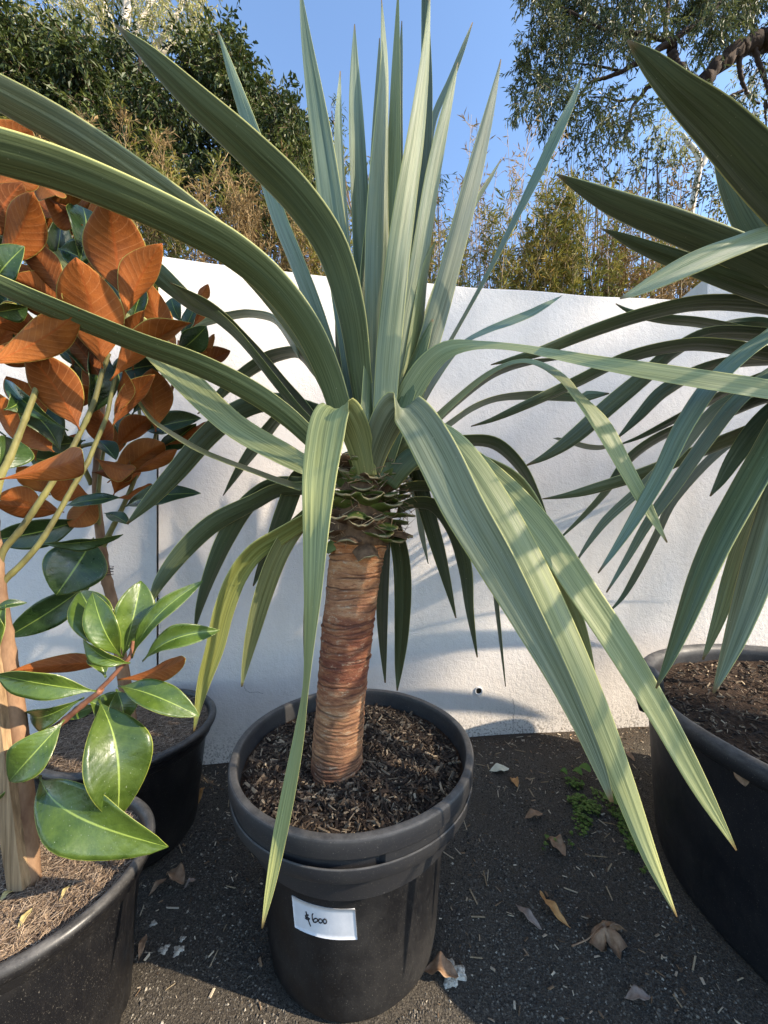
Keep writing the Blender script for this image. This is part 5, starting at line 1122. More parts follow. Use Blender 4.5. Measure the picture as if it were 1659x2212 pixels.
# lobed oak leaf: blade outlines as a fan with real lobes
def oak():
    o_ = g7(1015, 425); tipp = g7(1400, 300)
    root = empty("oak_leaf", tuple(o_), "curled brown lobed oak leaf lying on the asphalt", "leaf")
    out = [(1140, 405), (1160, 430), (1185, 450), (1235, 468), (1270, 452), (1225, 430), (1205, 395), (1225, 385), (1265, 400), (1300, 440), (1330, 480), (1372, 520), (1378, 480), (1418, 445), (1385, 405), (1345, 370), (1330, 335), (1350, 315), (1390, 320), (1420, 340), (1370, 300), (1320, 275), (1280, 248), (1225, 262), (1232, 295), (1200, 310), (1160, 305), (1150, 345), (1160, 370)]
    pts = np.array([g7(x, y) for x, y in out]); c = np.array(g7(1265, 350)); n = len(pts)
    ringz = []
    for s, zz in ((1.0, .006), (.66, .022), (.33, .026)):
        r = c + (pts - c) * s; r[:, 2] = zz + .006 * np.sin(np.arange(n) * 1.1); ringz.append(r)
    V = np.concatenate(ringz + [np.array([[c[0], c[1], .024]])]); V2 = V - np.array((0, 0, .0012))
    q = list(grid_faces(3, n, True)); ff = [i for f in q for i in f]; npf = [4] * len(q)
    for i in range(n): ff += [2 * n + i, 2 * n + (i + 1) % n, 3 * n]; npf.append(3)
    k = len(V); ff2 = []; 
    for f in q: ff2 += [int(i) + k for i in f[::-1]]
    for i in range(n): ff2 += [2 * n + (i + 1) % n + k, 2 * n + i + k, 3 * n + k]
    sidef = []
    for i in range(n): sidef += [i, (i + 1) % n, (i + 1) % n + k, i + k]
    build("blade", np.concatenate([V, V2]), ff + ff2 + sidef, npf + npf + [4] * n, MT['dry1'], root)
    st = [g7(1015, 428), g7(1080, 412), g7(1140, 395), g7(1200, 360), g7(1265, 320), g7(1330, 300)]
    z = [.004, .008, .012, .022, .028, .02]
    V, f_, n_ = tube(catmull(np.array([(a[0], a[1], zz) for a, zz in zip(st, z)]), 24), np.linspace(.0018, .0007, 24), 6); build("stalk", V, f_, n_, MT['dry1'], root)
oak()
flat_leaf("fallen_leaf", g7(610, 115), g7(800, 325), .022, MT['dry3'], .5, label="grey brown narrow leaf lying beside the curled orange leaf", sway=-.06)
flat_leaf("fallen_leaf", g7(1010, 292), g7(785, 62), .024, MT['dry2'], .5, label="curled bright orange dry leaf on the asphalt", sway=.16, lobes=([0, .06, .2, .45, .62, .72, .85, .95, 1], [.05, .1, .7, 1, .75, .25, .45, .4, .1]), rise=.02)
flat_leaf("fallen_leaf", g2(75, 960), g2(240, 1010), .040, MT['dry1'], .5, label="crumpled tan leaf against the foot of the labelled pot", rise=.02)
flat_leaf("fallen_leaf", g2(540, 265), g2(625, 255), .030, MT['dry1'], .3, label="pinkish brown leaf beside the clover weeds")
flat_leaf("fallen_leaf", g2(640, 345), g2(730, 450), .045, MT['dry1'], .6, label="torn brown leaf under small clover sprigs", rise=.015)
flat_leaf("fallen_leaf", g2(480, 75), g2(510, 130), .030, MT['dry2'], .6, label="curled tan leaf near the foot of the white wall")
flat_leaf("fallen_leaf", g2(1000, 1085), g2(1120, 1110), .025, MT['dry3'], .3, label="dull grey purple leaf flat on the asphalt by the wide tub")
flat_leaf("fallen_leaf", g8(445, 925), g8(585, 1075), .040, MT['dry1'], .5, label="dark brown leaf between the magnolia pots and the labelled pot", rise=.02)
flat_leaf("fallen_leaf", g8(288, 1128), g8(440, 1005), .018, MT['dry1'], .3, label="long narrow tan leaf beside the dark brown leaf between the pots")
flat_leaf("fallen_leaf", g8(580, 1075), g8(690, 1020), .014, MT['dry3'], .5, label="thin pink grey curled leaf between the pots")
flat_leaf("fallen_leaf", g8(205, 1690), g8(270, 1490), .016, MT['dry1'], .4, label="slender brown leaf lying along the foot of the sunlit pot")
flat_leaf("fallen_leaf", g8(690, 400), g8(740, 280), .035, MT['dry2'], .6, label="brown curled leaf at the foot of the shaded pot", rise=.03)
flat_leaf("fallen_leaf", G(*A1(140, 1160)), G(*A1(250, 1155)), .045, m_simple("bleached_leaf", (.45, .45, .33), (.62, .62, .5), 40, .7), .15, label="pale bleached leaf in the strip of sun by the wall")
flat_leaf("fallen_leaf", G(*A1(860, 1050)), G(*A1(935, 1115)), .025, MT['dry1'], .5, label="dark curled leaf behind the hanging leaf tips")
# leaf caught under the tub rim
def ontub(x, y, R):
    X = (x - 829.5) / F; a = X * X + 1; b_ = -2 * (X * RC[0] + RC[1]); c_ = RC[0] ** 2 + RC[1] ** 2 - R * R
    return (x, y, (-b_ - math.sqrt(max(b_ * b_ - 4 * a * c_, 0))) / (2 * a))
o = mag_leaf(None, ontub(*A1(1505, 1105), .588), ontub(*A1(1530, 1235), .592), 26, 'u', .3, wave=.04)
o.name = "fallen_leaf"; o.data.materials.clear(); o.data.materials.append(MT['dry1']); o.data.materials.append(MT['dry1'])
tag(o, "dry tan leaf hanging caught under the rim of the wide tub", "leaf")
# yellowed leaf strips lying on the coir of the front pot
mstrip = m_simple("yellowed_strip", (.42, .30, .09), (.62, .50, .22), 50, .7)
for (x0, y0), (x1, y1), wd_, lb in ((Z6(-20, 1300), Z6(95, 1205), .012, "yellow dry leaf strip on coir across the stake from the pot rim"), (Z6(100, 1450), Z6(190, 1340), .011, "long yellow split leaf strip on open coir away from the stake"), (Z6(355, 1280), Z6(415, 1200), .007, "short yellow leaf strip on coir toward the pot rim"), (Z6(140, 1200), Z6(210, 1110), .010, "yellow dry strip at the foot of the timber stake")):
    flat_leaf("leaf_strip", G(x0, y0, .33), G(x1, y1, .33), wd_, mstrip, .3, label=lb, cat="leaf", rise=.006, zfun=lambda a, b: hz_f(a, b) + .004)
# dry twigs leaning on the wall foot
for (x0, y0), (x1, y1) in ((A3(150, 500), A3(132, 330)), (A3(165, 510), A3(182, 405))):
    b0 = G(x0, y0); t0 = P(x1, y1, b0[1] + .02); V, ff, n_ = tube(catmull(np.array([b0, (b0 + t0) / 2 + (.006, 0, 0), t0]), 10), np.linspace(.0014, .0007, 10), 5)
    tag(build("dry_twig", V, ff, n_, MT['twig']), "%s thin dry twig of two standing at the wall foot beside the labelled pot" % ("taller" if y1 < A3(0, 360)[1] else "shorter"), "twig", "dry twigs at the wall foot")
# pale crusts
def crust(p, r, label):
    n, m = 9, 26; rr = np.linspace(.05, 1, n); th = np.linspace(0, 2 * math.pi, m, endpoint=False)
    V = []
    for a in rr:
        for t in th:
            d = r * a * (1 + .25 * math.sin(3 * t + p[0] * 50) + .18 * math.sin(7 * t + p[1] * 90)); x, y = p[0] + d * math.cos(t), p[1] + d * math.sin(t)
            V.append((x, y, float(gz(x, y)) + .001 + .012 * (1 - a ** 2) * (r / .03) * (1 + .5 * mnoise.noise((x * 160, y * 160, 0)))))
    tag(build("dropping", np.array(V), grid_faces(n, m, True), 4, MT['fungus']), label, "dropping")
crust(g7(150, 600), .027, "white crumbly dropping beside the crumpled tan leaf")
crust(g8(420, 1590), .011, "small white dropping, nearer to the sunlit pot of a close pair")
crust(g8(540, 1600), .012, "small white dropping, farther from the sunlit pot of a close pair")
crust(g8(575, 1500), .007, "tiny white dropping beside the close pair, on the wall side")
crust(g8(330, 1360), .008, "tiny white dropping near the shadow edge of the sunlit pot")
crust(g8(385, 2270), .011, "white dropping on sunlit asphalt at the foot of the sunlit pot")

def free(x, y):
    return (math.hypot(x - MC[0], y - MC[1]) > .225 and math.hypot(x - RC[0], y - RC[1]) > .585 and math.hypot(x - FC[0], y - FC[1]) > .18 and math.hypot(x - BC[0], y - BC[1]) > .21 and y < wally(x) - .015)
STRAW = []
for k in range(6):
    V, q = boxes(np.zeros((1, 3)), np.array([[1., .09, .05]]), np.array([[1., 0, 0]]), np.array([[0, 1., 0]]), np.array([[0, 0, 1.]]), .35)
    STRAW.append(mesh_np("straw_piece", V, q, 4, False))
k = 0
while k < 150:
    x, y = random.uniform(-1.0, 1.2), random.uniform(.62, 1.9)
    if not free(x, y): continue
    o = link("straw_piece", STRAW[k % 6], MT['straw']); s = random.uniform(.006, .020)
    o.location = (x, y, float(gz(x, y)) + s * .06 + .0015); o.rotation_euler = (random.uniform(-.2, .2), random.gauss(0, .06), random.uniform(0, 6.28)); o.scale = (s, min(s, .013) * random.uniform(.7, 1.6), min(s, .013))
    tag(o, "short pale straw fragment lying on the dark asphalt", "straw", "straw fragments scattered on the asphalt"); k += 1
N_ = 9000
x = rng.uniform(-1.3, 1.6, N_); y = rng.uniform(.5, 1.95, N_); wgt = np.exp(-np.abs(y - wally(x)) / .12)
keep = np.array([free(a, b) for a, b in zip(x, y)]) & (rng.random(N_) < .22 + .8 * wgt); x, y = x[keep], y[keep]; n = len(x)
L = rng.uniform(.0015, .008, n); dims = np.stack([L, L * rng.uniform(.1, .4, n), L * rng.uniform(.05, .2, n)], -1)
V, q = boxes(np.stack([x, y, gz(x, y) + .0025], -1), dims, *rot_axes(rng.uniform(0, 6.28, n), rng.normal(0, .15, n), rng.normal(0, .4, n)), jit=.3)
tag(build("litter", V, q, 4, MT['litter'], smooth=False), "fine scattered bark crumbs and litter on the asphalt", "litter", kind="stuff")
# grit that gives the asphalt its tooth
N_ = 95000
x = rng.uniform(-1.15, 1.3, N_); y = .58 + 1.35 * rng.random(N_) ** 1.35
keep = np.array([free(a, b) for a, b in zip(x, y)]) & (np.abs(x) < y * 1.05 + .1); x, y = x[keep], y[keep]; n = len(x)
r = rng.uniform(.0010, .0040, n) * (1 + .6 * (rng.random(n) < .06))
oct_ = np.array([[1, 0, 0], [0, 1, 0], [-1, 0, 0], [0, -1, 0], [0, 0, 1.]])
Vv = np.stack([x, y, gz(x, y) - .0004], -1)[:, None, :] + oct_[None] * r[:, None, None] * rng.uniform(.55, 1.25, (n, 5, 1)) * np.array((1, 1, .75))
ff = np.array([[0, 1, 4], [1, 2, 4], [2, 3, 4], [3, 0, 4]])
tag(build("asphalt_grit", Vv.reshape(-1, 3), ((np.arange(n) * 5)[:, None, None] + ff[None]).reshape(-1, 3), 3, MT['grit'], smooth=False), "coarse dark grit of the asphalt surface", "grit", kind="stuff")

# ------------------------------------------------------------------ clover weeds
def clover(spots, label, big=()):
    root = empty("weed_clump", tuple(spots[0][0]), label, "weed", "clover weeds by the wide tub")
    Cn, Dr, Nm, L, W_ = [], [], [], [], []; sA, sB = [], []
    for p, rad, cnt in spots:
        for _ in range(cnt):
            a, d = random.uniform(0, 6.28), rad * math.sqrt(random.random()); x, y = p[0] + d * math.cos(a), p[1] + d * math.sin(a); h = random.uniform(.006, .022)
            z = float(gz(x, y)); c = np.array((x, y, z + h)); sA.append((x + random.uniform(-.006, .006), y + random.uniform(-.006, .006), z)); sB.append(c)
            a0 = random.uniform(0, 6.28); s = random.uniform(.0055, .0095); tl = np.array((random.gauss(0, .2), random.gauss(0, .2), 1))
            for k in range(3):
                for e in (-.32, .32):
                    t = a0 + k * 2.094 + e; Cn.append(c); Dr.append((math.cos(t), math.sin(t), .12)); Nm.append(tl); L.append(s); W_.append(s * .8)
    V, f = leaf_tris(np.array(Cn), np.array(Dr), np.array(Nm), np.array(L), np.array(W_), .1)
    build("leaves", V, f, 3, MT['weed'], root)["kind"] = "stuff"
    V, q = seg_tubes(np.array(sA), np.array(sB), .0006, .0005, 3); build("stalks", V, q, 4, MT['weed'], root)["kind"] = "stuff"
    for p, s in big:
        n = 20; t = np.linspace(0, 2 * math.pi, n, endpoint=False); zc = .03
        V = np.concatenate([[[p[0], p[1], zc]], np.stack([p[0] + s * np.cos(t), p[1] + s * np.sin(t), zc + .007 * np.sin(2 * t) + .004], -1)]); V = np.concatenate([V, V - np.array((0, 0, .001))])
        ff = [[0, 1 + i, 1 + (i + 1) % n] for i in range(n)] + [[n + 1, n + 2 + (i + 1) % n, n + 2 + i] for i in range(n)]
        build("round_leaf", V, np.array(ff), 3, MT['weed'], root)
b6 = lambda x, y: G(*B6(x, y))
clover([(b6(450, 400), .03, 45), (b6(520, 620), .045, 80), (b6(640, 680), .03, 45), (b6(520, 800), .03, 35), (b6(520, 910), .02, 14), (b6(780, 560), .05, 40)], "green clover clump growing through the asphalt behind a leaf tip", big=[(b6(560, 290), .022), (b6(480, 330), .018), (b6(840, 640), .024), (b6(330, 330), .014)])
clover([(b6(900, 730), .02, 18), (b6(1000, 830), .025, 26), (b6(1030, 940), .028, 26), (b6(1070, 1080), .02, 16), (b6(1160, 1120), .012, 6), (b6(1200, 1350), .008, 3)], "trail of clover sprigs along the foot of the wide tub", big=[(b6(990, 700), .02)])
clover([(b6(400, 945), .008, 3), (b6(410, 1065), .008, 3), (b6(260, 1060), .008, 3), (b6(150, 990), .008, 3), (b6(115, 1090), .006, 2)], "few single clover sprigs around the torn brown leaf")
# ------------------------------------------------------------------ trees, bamboo and shrubs behind the wall
def foliage(clumps, twigs, nleaf, tl, L, Wd, droop=.2, spread=.7, shell=.5, flat=1.0, outward=.6):
    """clumps: list of (centre, radius); twigs = twigs per clump at radius 1 (scales with r^2)"""
    A, B, Cn, Dr, Nm, LL, WW = [], [], [], [], [], [], []
    for c, r in clumps:
        n = max(6, int(twigs * r * r))
        d = norm(rng.normal(0, 1, (n, 3))); rad = r * (shell + (1 - shell) * rng.random(n)) * rng.random(n) ** .15
        off = d * rad[:, None]; off[:, 2] *= flat
        p = np.asarray(c)[None] + off
        td = norm(d * outward + rng.normal(0, .6, (n, 3)) + np.array((0, 0, -droop))[None]); ln = tl * rng.uniform(.6, 1.3, n)[:, None]
        q = p + td * ln; A.append(p); B.append(q)
        k = nleaf; t = np.tile(np.linspace(.15, 1, k), (n, 1)); pos = p[:, None, :] + (q - p)[:, None, :] * t[..., None]
        ld = norm(td[:, None, :] * .8 + rng.normal(0, spread, (n, k, 3)) + np.array((0, 0, -droop))[None, None])
        nm = norm(rng.normal(0, .55, (n, k, 3)) + np.array((0, 0, 1.0))[None, None])
        Cn.append(pos.reshape(-1, 3)); Dr.append(ld.reshape(-1, 3)); Nm.append(nm.reshape(-1, 3))
        LL.append(L * rng.uniform(.65, 1.25, n * k)); WW.append(Wd * rng.uniform(.7, 1.2, n * k))
    V, f = leaf_tris(np.concatenate(Cn), np.concatenate(Dr), np.concatenate(Nm), np.concatenate(LL), np.concatenate(WW))
    return V, f, np.concatenate(A), np.concatenate(B)

def limb(root, pts, r0, r1, mat_, name="branch", ns=10):
    c = catmull(np.array(pts, dtype=float), len(pts) * 7); r = np.linspace(r0, r1, len(c))
    c[1:-1] += rng.normal(0, r1 * .25, (len(c) - 2, 3))
    V, ff, n_ = tube(c, r, ns); return build(name, V, ff, n_, mat_, root)

def crown(root, fo, leafmat, twigmat, tw=.004):
    V, f, A, B = fo
    build("crown", V, f, 3, leafmat, root, smooth=False)["kind"] = "stuff"
    V, q = seg_tubes(A, B, tw, tw * .4, 3); build("twigs", V, q, 4, twigmat, root)["kind"] = "stuff"

def inpoly(x, y, poly):
    c = False; n = len(poly)
    for i in range(n):
        (x1, y1), (x2, y2) = poly[i], poly[(i + 1) % n]
        if (y1 > y) != (y2 > y) and x < (x2 - x1) * (y - y1) / (y2 - y1) + x1: c = not c
    return c

def rad_u(r, D): return r / F * D
# --- dense evergreen on the left
ev = empty("evergreen_tree", (-5.2, 8.3, float(bankz(-5.2, 8.3))), "dense dark evergreen tree with drooping leaf sprays beyond the wall", "tree")
poly = [(-260, -60), (-60, 0), (30, 60), (80, 130), (180, 110), (300, 105), (400, 108), (470, 125), (520, 185), (560, 200), (620, 240), (665, 290), (690, 345), (700, 420), (660, 520), (560, 500), (430, 480), (330, 440), (240, 420), (100, 420), (-100, 420), (-260, 400)]
cl = []; tries = 0
while len(cl) < 125 and tries < 4000:
    tries += 1
    x, y = random.uniform(-260, 700), random.uniform(-60, 520)
    if not inpoly(x, y, poly): continue
    D = random.uniform(7.0, 9.6); r = random.uniform(36, 62)
    # thin out the see-through patch at the lower right
    if y > 360 and random.random() < .4: continue
    cl.append((P(x, y, D), rad_u(r, D)))
for x, y, r in ((480, 60, 18), (500, 85, 22), (515, 120, 20), (505, 150, 22), (470, 90, 20), (600, 232, 26), (655, 290, 24), (675, 330, 24)): cl.append((P(x, y, 8.0), rad_u(r, 8.0)))
crown(ev, foliage(cl, 430, 9, .34, .135, .052, droop=.45, spread=.6, shell=.3), MT['ev'], MT['twig'])
b0 = np.array((-5.2, 8.3, float(bankz(-5.2, 8.3))))
limb(ev, [b0, b0 + (.1, 0, 2.5), b0 + (.3, -.1, 5), P(230, 200, 8.2)], .24, .10, MT['bark'], "trunk", 14)
for tgt in ((60, 150), (400, 130), (560, 260), (640, 330), (150, 330), (300, 90), (-100, 200)):
    e = P(tgt[0], tgt[1], 8.1); s = b0 + np.array((.25, -.05, random.uniform(2.5, 5)))
    limb(ev, [s, s * .55 + e * .45 + (0, 0, .5), e], .09, .03, MT['bark'])

# smaller bushy tree running down to the right of it
ev2 = empty("evergreen_tree", (-1.75, 7.2, float(bankz(-1.75, 7.2))), "lighter green bushy tree sloping down beside the dark evergreen", "tree")
cl = []
for x, y, r in ((560, 250, 40), (600, 290, 44), (640, 330, 44), (655, 390, 42), (610, 370, 46), (570, 330, 46), (540, 290, 40), (620, 430, 42), (650, 460, 36), (575, 410, 42), (525, 350, 42), (670, 420, 30), (660, 350, 26), (540, 430, 40)):
    D = random.uniform(6.8, 7.6); cl.append((P(x, y, D), rad_u(r, D)))
crown(ev2, foliage(cl, 300, 9, .26, .085, .024, droop=.25, shell=.35), MT['bamgreen'], MT['twig'], .003)
b0 = np.array((-1.75, 7.2, float(bankz(-1.75, 7.2)))); limb(ev2, [b0, b0 + (0, 0, 2), P(600, 380, 7.2)], .09, .05, MT['bark'], "trunk")
for tgt in ((560, 280), (640, 340), (650, 430)): limb(ev2, [b0 + (0, 0, 2.4), P(610, 400, 7.2), P(tgt[0], tgt[1], 7.2)], .05, .015, MT['bark'])

# pale sunlit gum far behind on the left
gp = empty("gum_tree", (-9.0, 15.0, float(bankz(-9, 15))), "pale sunlit gum tree with white limbs above the dark evergreen", "tree")
cl = []
for x, y, r in ((100, 110, 55), (150, 60, 55), (60, 40, 55), (200, 20, 50), (230, 70, 45), (300, 30, 36), (340, 20, 36), (330, 60, 34), (400, 10, 38), (420, 45, 30), (380, 60, 30), (250, -20, 60), (330, -40, 60), (410, -40, 45), (150, -30, 60), (435, 20, 26), (440, 62, 20), (40, 120, 50)):
    D = random.uniform(13.5, 15.5); cl.append((P(x, y, D), rad_u(r, D)))
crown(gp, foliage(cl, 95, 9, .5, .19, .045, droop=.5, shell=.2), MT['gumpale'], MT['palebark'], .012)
b0 = np.array((-9.0, 15.0, float(bankz(-9, 15))))
limb(gp, [b0, b0 + (-.1, 0, 4), b0 + (.1, 0, 8), P(272, 110, 15), P(272, 0, 15), P(270, -80, 15)], .34, .12, MT['palebark'], "trunk", 14)
for pts in ([(276, 120), (296, 60), (330, 0), (350, -40)], [(274, 130), (240, 50), (222, 0), (205, -60)], [(290, 160), (360, 70), (392, 10), (405, -50)], [(280, 140), (200, 90), (120, 60)], [(300, 150), (380, 90), (430, 40)]):
    limb(gp, [P(x, y, 15) for x, y in pts], .14, .04, MT['palebark'])

# big gum on the right, its limbs reaching over the wall
gm = empty("gum_tree", (8.2, 6.4, float(bankz(8.2, 6.4))), "large gum tree with dark twisting limbs and hanging leaves over the wall", "tree")
DG = 6.6
def g3(pts, D=DG): return [P(*Z3(x, y), D) for x, y in pts]
b0 = np.array((8.2, 6.4, float(bankz(8.2, 6.4))))
limb(gm, [b0, b0 + (-.1, 0, 2.5), P(1830, 260, 6.5), P(1760, 110, 6.5), P(1720, -60, 6.5)], .34, .20, MT['bark'], "trunk", 16)
limb(gm, [P(1780, 150, 6.5)] + g3([(1740, 230), (1640, 245), (1520, 275), (1400, 350), (1310, 440), (1245, 515)]), .17, .10, MT['bark'])
limb(gm, g3([(1245, 515), (1180, 470), (1120, 400), (1090, 320), (1085, 250)]), .10, .065, MT['bark'])
limb(gm, g3([(1085, 250), (1010, 290), (960, 350), (860, 385), (790, 425), (700, 460), (610, 485), (560, 540), (520, 600)]), .055, .014, MT['bark'])
limb(gm, g3([(1085, 250), (1150, 200), (1250, 130), (1340, 60), (1400, -60)]), .05, .03, MT['bark'])
limb(gm, g3([(1085, 250), (1050, 170), (1060, 60), (1080, -80)]), .04, .02, MT['bark'])
limb(gm, g3([(1000, 490), (940, 520), (900, 580), (855, 630), (835, 720), (845, 780)]), .045, .012, MT['bark'])
limb(gm, g3([(1180, 470), (1100, 480), (1000, 490)]), .05, .045, MT['bark'])
limb(gm, g3([(1085, 250), (900, 200), (700, 180), (580, 120), (450, 50), (380, 20)]), .04, .012, MT['bark'])
limb(gm, g3([(790, 425), (690, 400), (600, 385), (500, 375)]), .022, .008, MT['bark'])
limb(gm, g3([(880, 580), (780, 600), (700, 580), (590, 575)]), .022, .008, MT['bark'])
limb(gm, g3([(1560, 270), (1500, 330), (1490, 400), (1510, 500), (1560, 590), (1610, 620)]), .05, .015, MT['bark'])
limb(gm, g3([(1570, 280), (1610, 380), (1640, 470), (1660, 560)]), .045, .02, MT['bark'])
limb(gm, g3([(1510, 540), (1430, 570), (1350, 610)]), .025, .008, MT['bark'])
limb(gm, g3([(1660, 640), (1640, 600), (1650, 760)]), .02, .01, MT['bark'])
CG = [(330, 120, 150), (450, 40, 150), (560, 90, 130), (700, 110, 160), (880, 60, 150), (1000, 120, 110), (1150, 40, 150), (260, 260, 120), (380, 250, 120), (500, 240, 120), (620, 300, 120), (760, 260, 110), (880, 190, 110), (210, 420, 105), (320, 420, 120), (430, 430, 110), (190, 560, 85), (175, 660, 55), (300, 560, 110), (400, 620, 110), (330, 700, 60), (500, 640, 100), (610, 620, 110), (700, 540, 90), (740, 660, 100), (860, 700, 80), (440, 740, 90), (540, 790, 70), (650, 780, 90), (720, 850, 60), (840, 750, 70), (920, 650, 60), (1330, 150, 150), (1480, 90, 150), (1400, 20, 150), (1250, 60, 110), (1300, 270, 85), (1430, 230, 75), (1600, 20, 130), (1350, 560, 60), (1470, 620, 75), (1560, 560, 60), (1600, 400, 90), (1180, 350, 50), (1030, 540, 60), (1050, 420, 40), (560, -80, 170), (800, -80, 170), (1050, -90, 160), (1300, -80, 170), (1550, -80, 170), (380, -90, 140), (1640, 180, 80), (250, -60, 110), (1700, 300, 90)]
cl = []
for x, y, r in CG:
    D = DG + random.uniform(-.7, .7); cl.append((P(*Z3(x, y), D), rad_u(r * 1100 / 1659 * K, D)))
crown(gm, foliage(cl, 330, 10, .26, .115, .026, droop=.6, spread=.7, shell=.15, outward=.3), MT['gum'], MT['twig'], .003)

# golden gum seen through the gap
gg = empty("gum_tree", (8.6, 12.0, float(bankz(8.6, 12))), "distant golden sunlit gum seen between the dark leaves and the wall", "tree")
cl = []
for x, y, r in ((1050, 720, 90), (1130, 760, 80), (1040, 820, 80), (1190, 850, 70), (880, 980, 50), (1120, 880, 70), (980, 900, 60), (1580, 430, 110), (1500, 330, 60), (1620, 640, 80)):
    D = random.uniform(11, 12.5); cl.append((P(*Z3(x, y), D), rad_u(r * 1100 / 1659 * K, D)))
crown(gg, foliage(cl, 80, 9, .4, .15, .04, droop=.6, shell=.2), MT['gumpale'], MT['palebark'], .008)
b0 = np.array((8.6, 12.0, float(bankz(8.6, 12)))); limb(gg, [b0, b0 + (-.3, 0, 3), P(*Z3(1250, 1000), 12), P(*Z3(1150, 800), 12)], .2, .06, MT['palebark'], "trunk")
limb(gg, [P(*Z3(1250, 1000), 12), P(*Z3(1500, 600), 12), P(*Z3(1600, 400), 12)], .09, .04, MT['palebark'])

# --- open leafy shrubs on the right
def shrub(root_xy, cls, label, D, leafmat, twigs=260, L=.07, Wd=.034, stems=5, bare=0, droop=.15, nl=7):
    x0, y0 = root_xy; b0 = np.array((x0, y0, float(bankz(x0, y0))))
    root = empty("shrub", tuple(b0), label, "shrub", "shrubs on the bank behind the wall")
    cl = [];
    for x, y, r in cls:
        d = D + random.uniform(-.4, .4); cl.append((P(x, y, d), rad_u(r, d)))
    crown(root, foliage(cl, twigs, nl, .22, L, Wd, droop=droop, shell=.1, outward=.4), leafmat, MT['twig'], .003)
    for i in range(stems):
        e = cl[(i * 3) % len(cl)][0]; s = b0 + np.array((random.uniform(-.15, .15), random.uniform(-.15, .15), 0))
        limb(root, [s, s * .5 + e * .5 + np.array((random.uniform(-.2, .2), 0, .2)), e], .030, .008, MT['twig'], "stem", 7)
    for i in range(bare):
        e = cl[random.randrange(len(cl))][0] + np.array((random.uniform(-.5, .5), 0, random.uniform(.1, .8))); s = b0 * .4 + e * .6; s[2] -= .3
        limb(root, [s, s * .5 + e * .5 + np.array((random.uniform(-.1, .1), 0, .05)), e], .010, .002, MT['twig'], "bare_twig", 5)
shrub((3.6, 7.0), [(1225, 350, 22), (1260, 370, 26), (1300, 350, 28), (1330, 380, 30), (1290, 410, 28), (1240, 400, 20), (1370, 360, 28), (1350, 420, 30)], "dark leafed open shrub below the hanging gum branches", 7.0, MT['shrub'], bare=26)
shrub((5.2, 7.4), [(1420, 350, 30), (1470, 340, 30), (1510, 370, 32), (1440, 400, 32), (1490, 420, 34), (1400, 440, 30), (1540, 420, 30), (1560, 460, 30), (1450, 460, 30), (1400, 300, 22), (1650, 250, 26), (1640, 300, 26)], "tall leafy shrub behind the crossing yucca leaves", 7.4, MT['shrub'], bare=30)
shrub((2.6, 6.2), [(1220, 470, 28), (1260, 500, 30), (1300, 480, 30), (1340, 510, 30), (1200, 520, 28), (1380, 500, 30), (1290, 540, 34), (1350, 560, 32)], "twiggy brown shrub below the open dark leafed shrub", 6.2, MT['bamdry'], twigs=110, L=.06, Wd=.015, bare=36)
shrub((4.4, 6.0), [(1420, 540, 34), (1470, 520, 30), (1500, 560, 34), (1440, 590, 30), (1560, 580, 34), (1530, 600, 30), (1600, 590, 30), (1390, 600, 30), (1480, 610, 24), (1640, 560, 30)], "olive green hedge shrub over the wall beside the white pier", 6.0, MT['bam'], twigs=260, L=.075, Wd=.016, bare=10)
shrub((.55, 6.6), [(716, 240, 8), (722, 270, 14), (735, 300, 16), (722, 330, 18), (742, 350, 20), (728, 390, 22), (745, 420, 22), (722, 440, 20), (790, 440, 16), (795, 380, 14), (800, 500, 22), (750, 480, 24), (810, 330, 9)], "slim leafy bamboo spire seen between the upright leaves", 6.6, MT['bamgreen'], twigs=420, L=.11, Wd=.022, stems=4, droop=.35)
shrub((1.0, 6.8), [(940, 410, 14), (945, 450, 18), (930, 480, 20), (960, 500, 20), (935, 530, 24), (970, 560, 24), (945, 380, 8), (900, 560, 24), (850, 560, 24)], "leafy green bamboo tuft between upright leaves and bare bamboo tops", 6.8, MT['bamgreen'], twigs=340, L=.11, Wd=.022, stems=4, droop=.35)

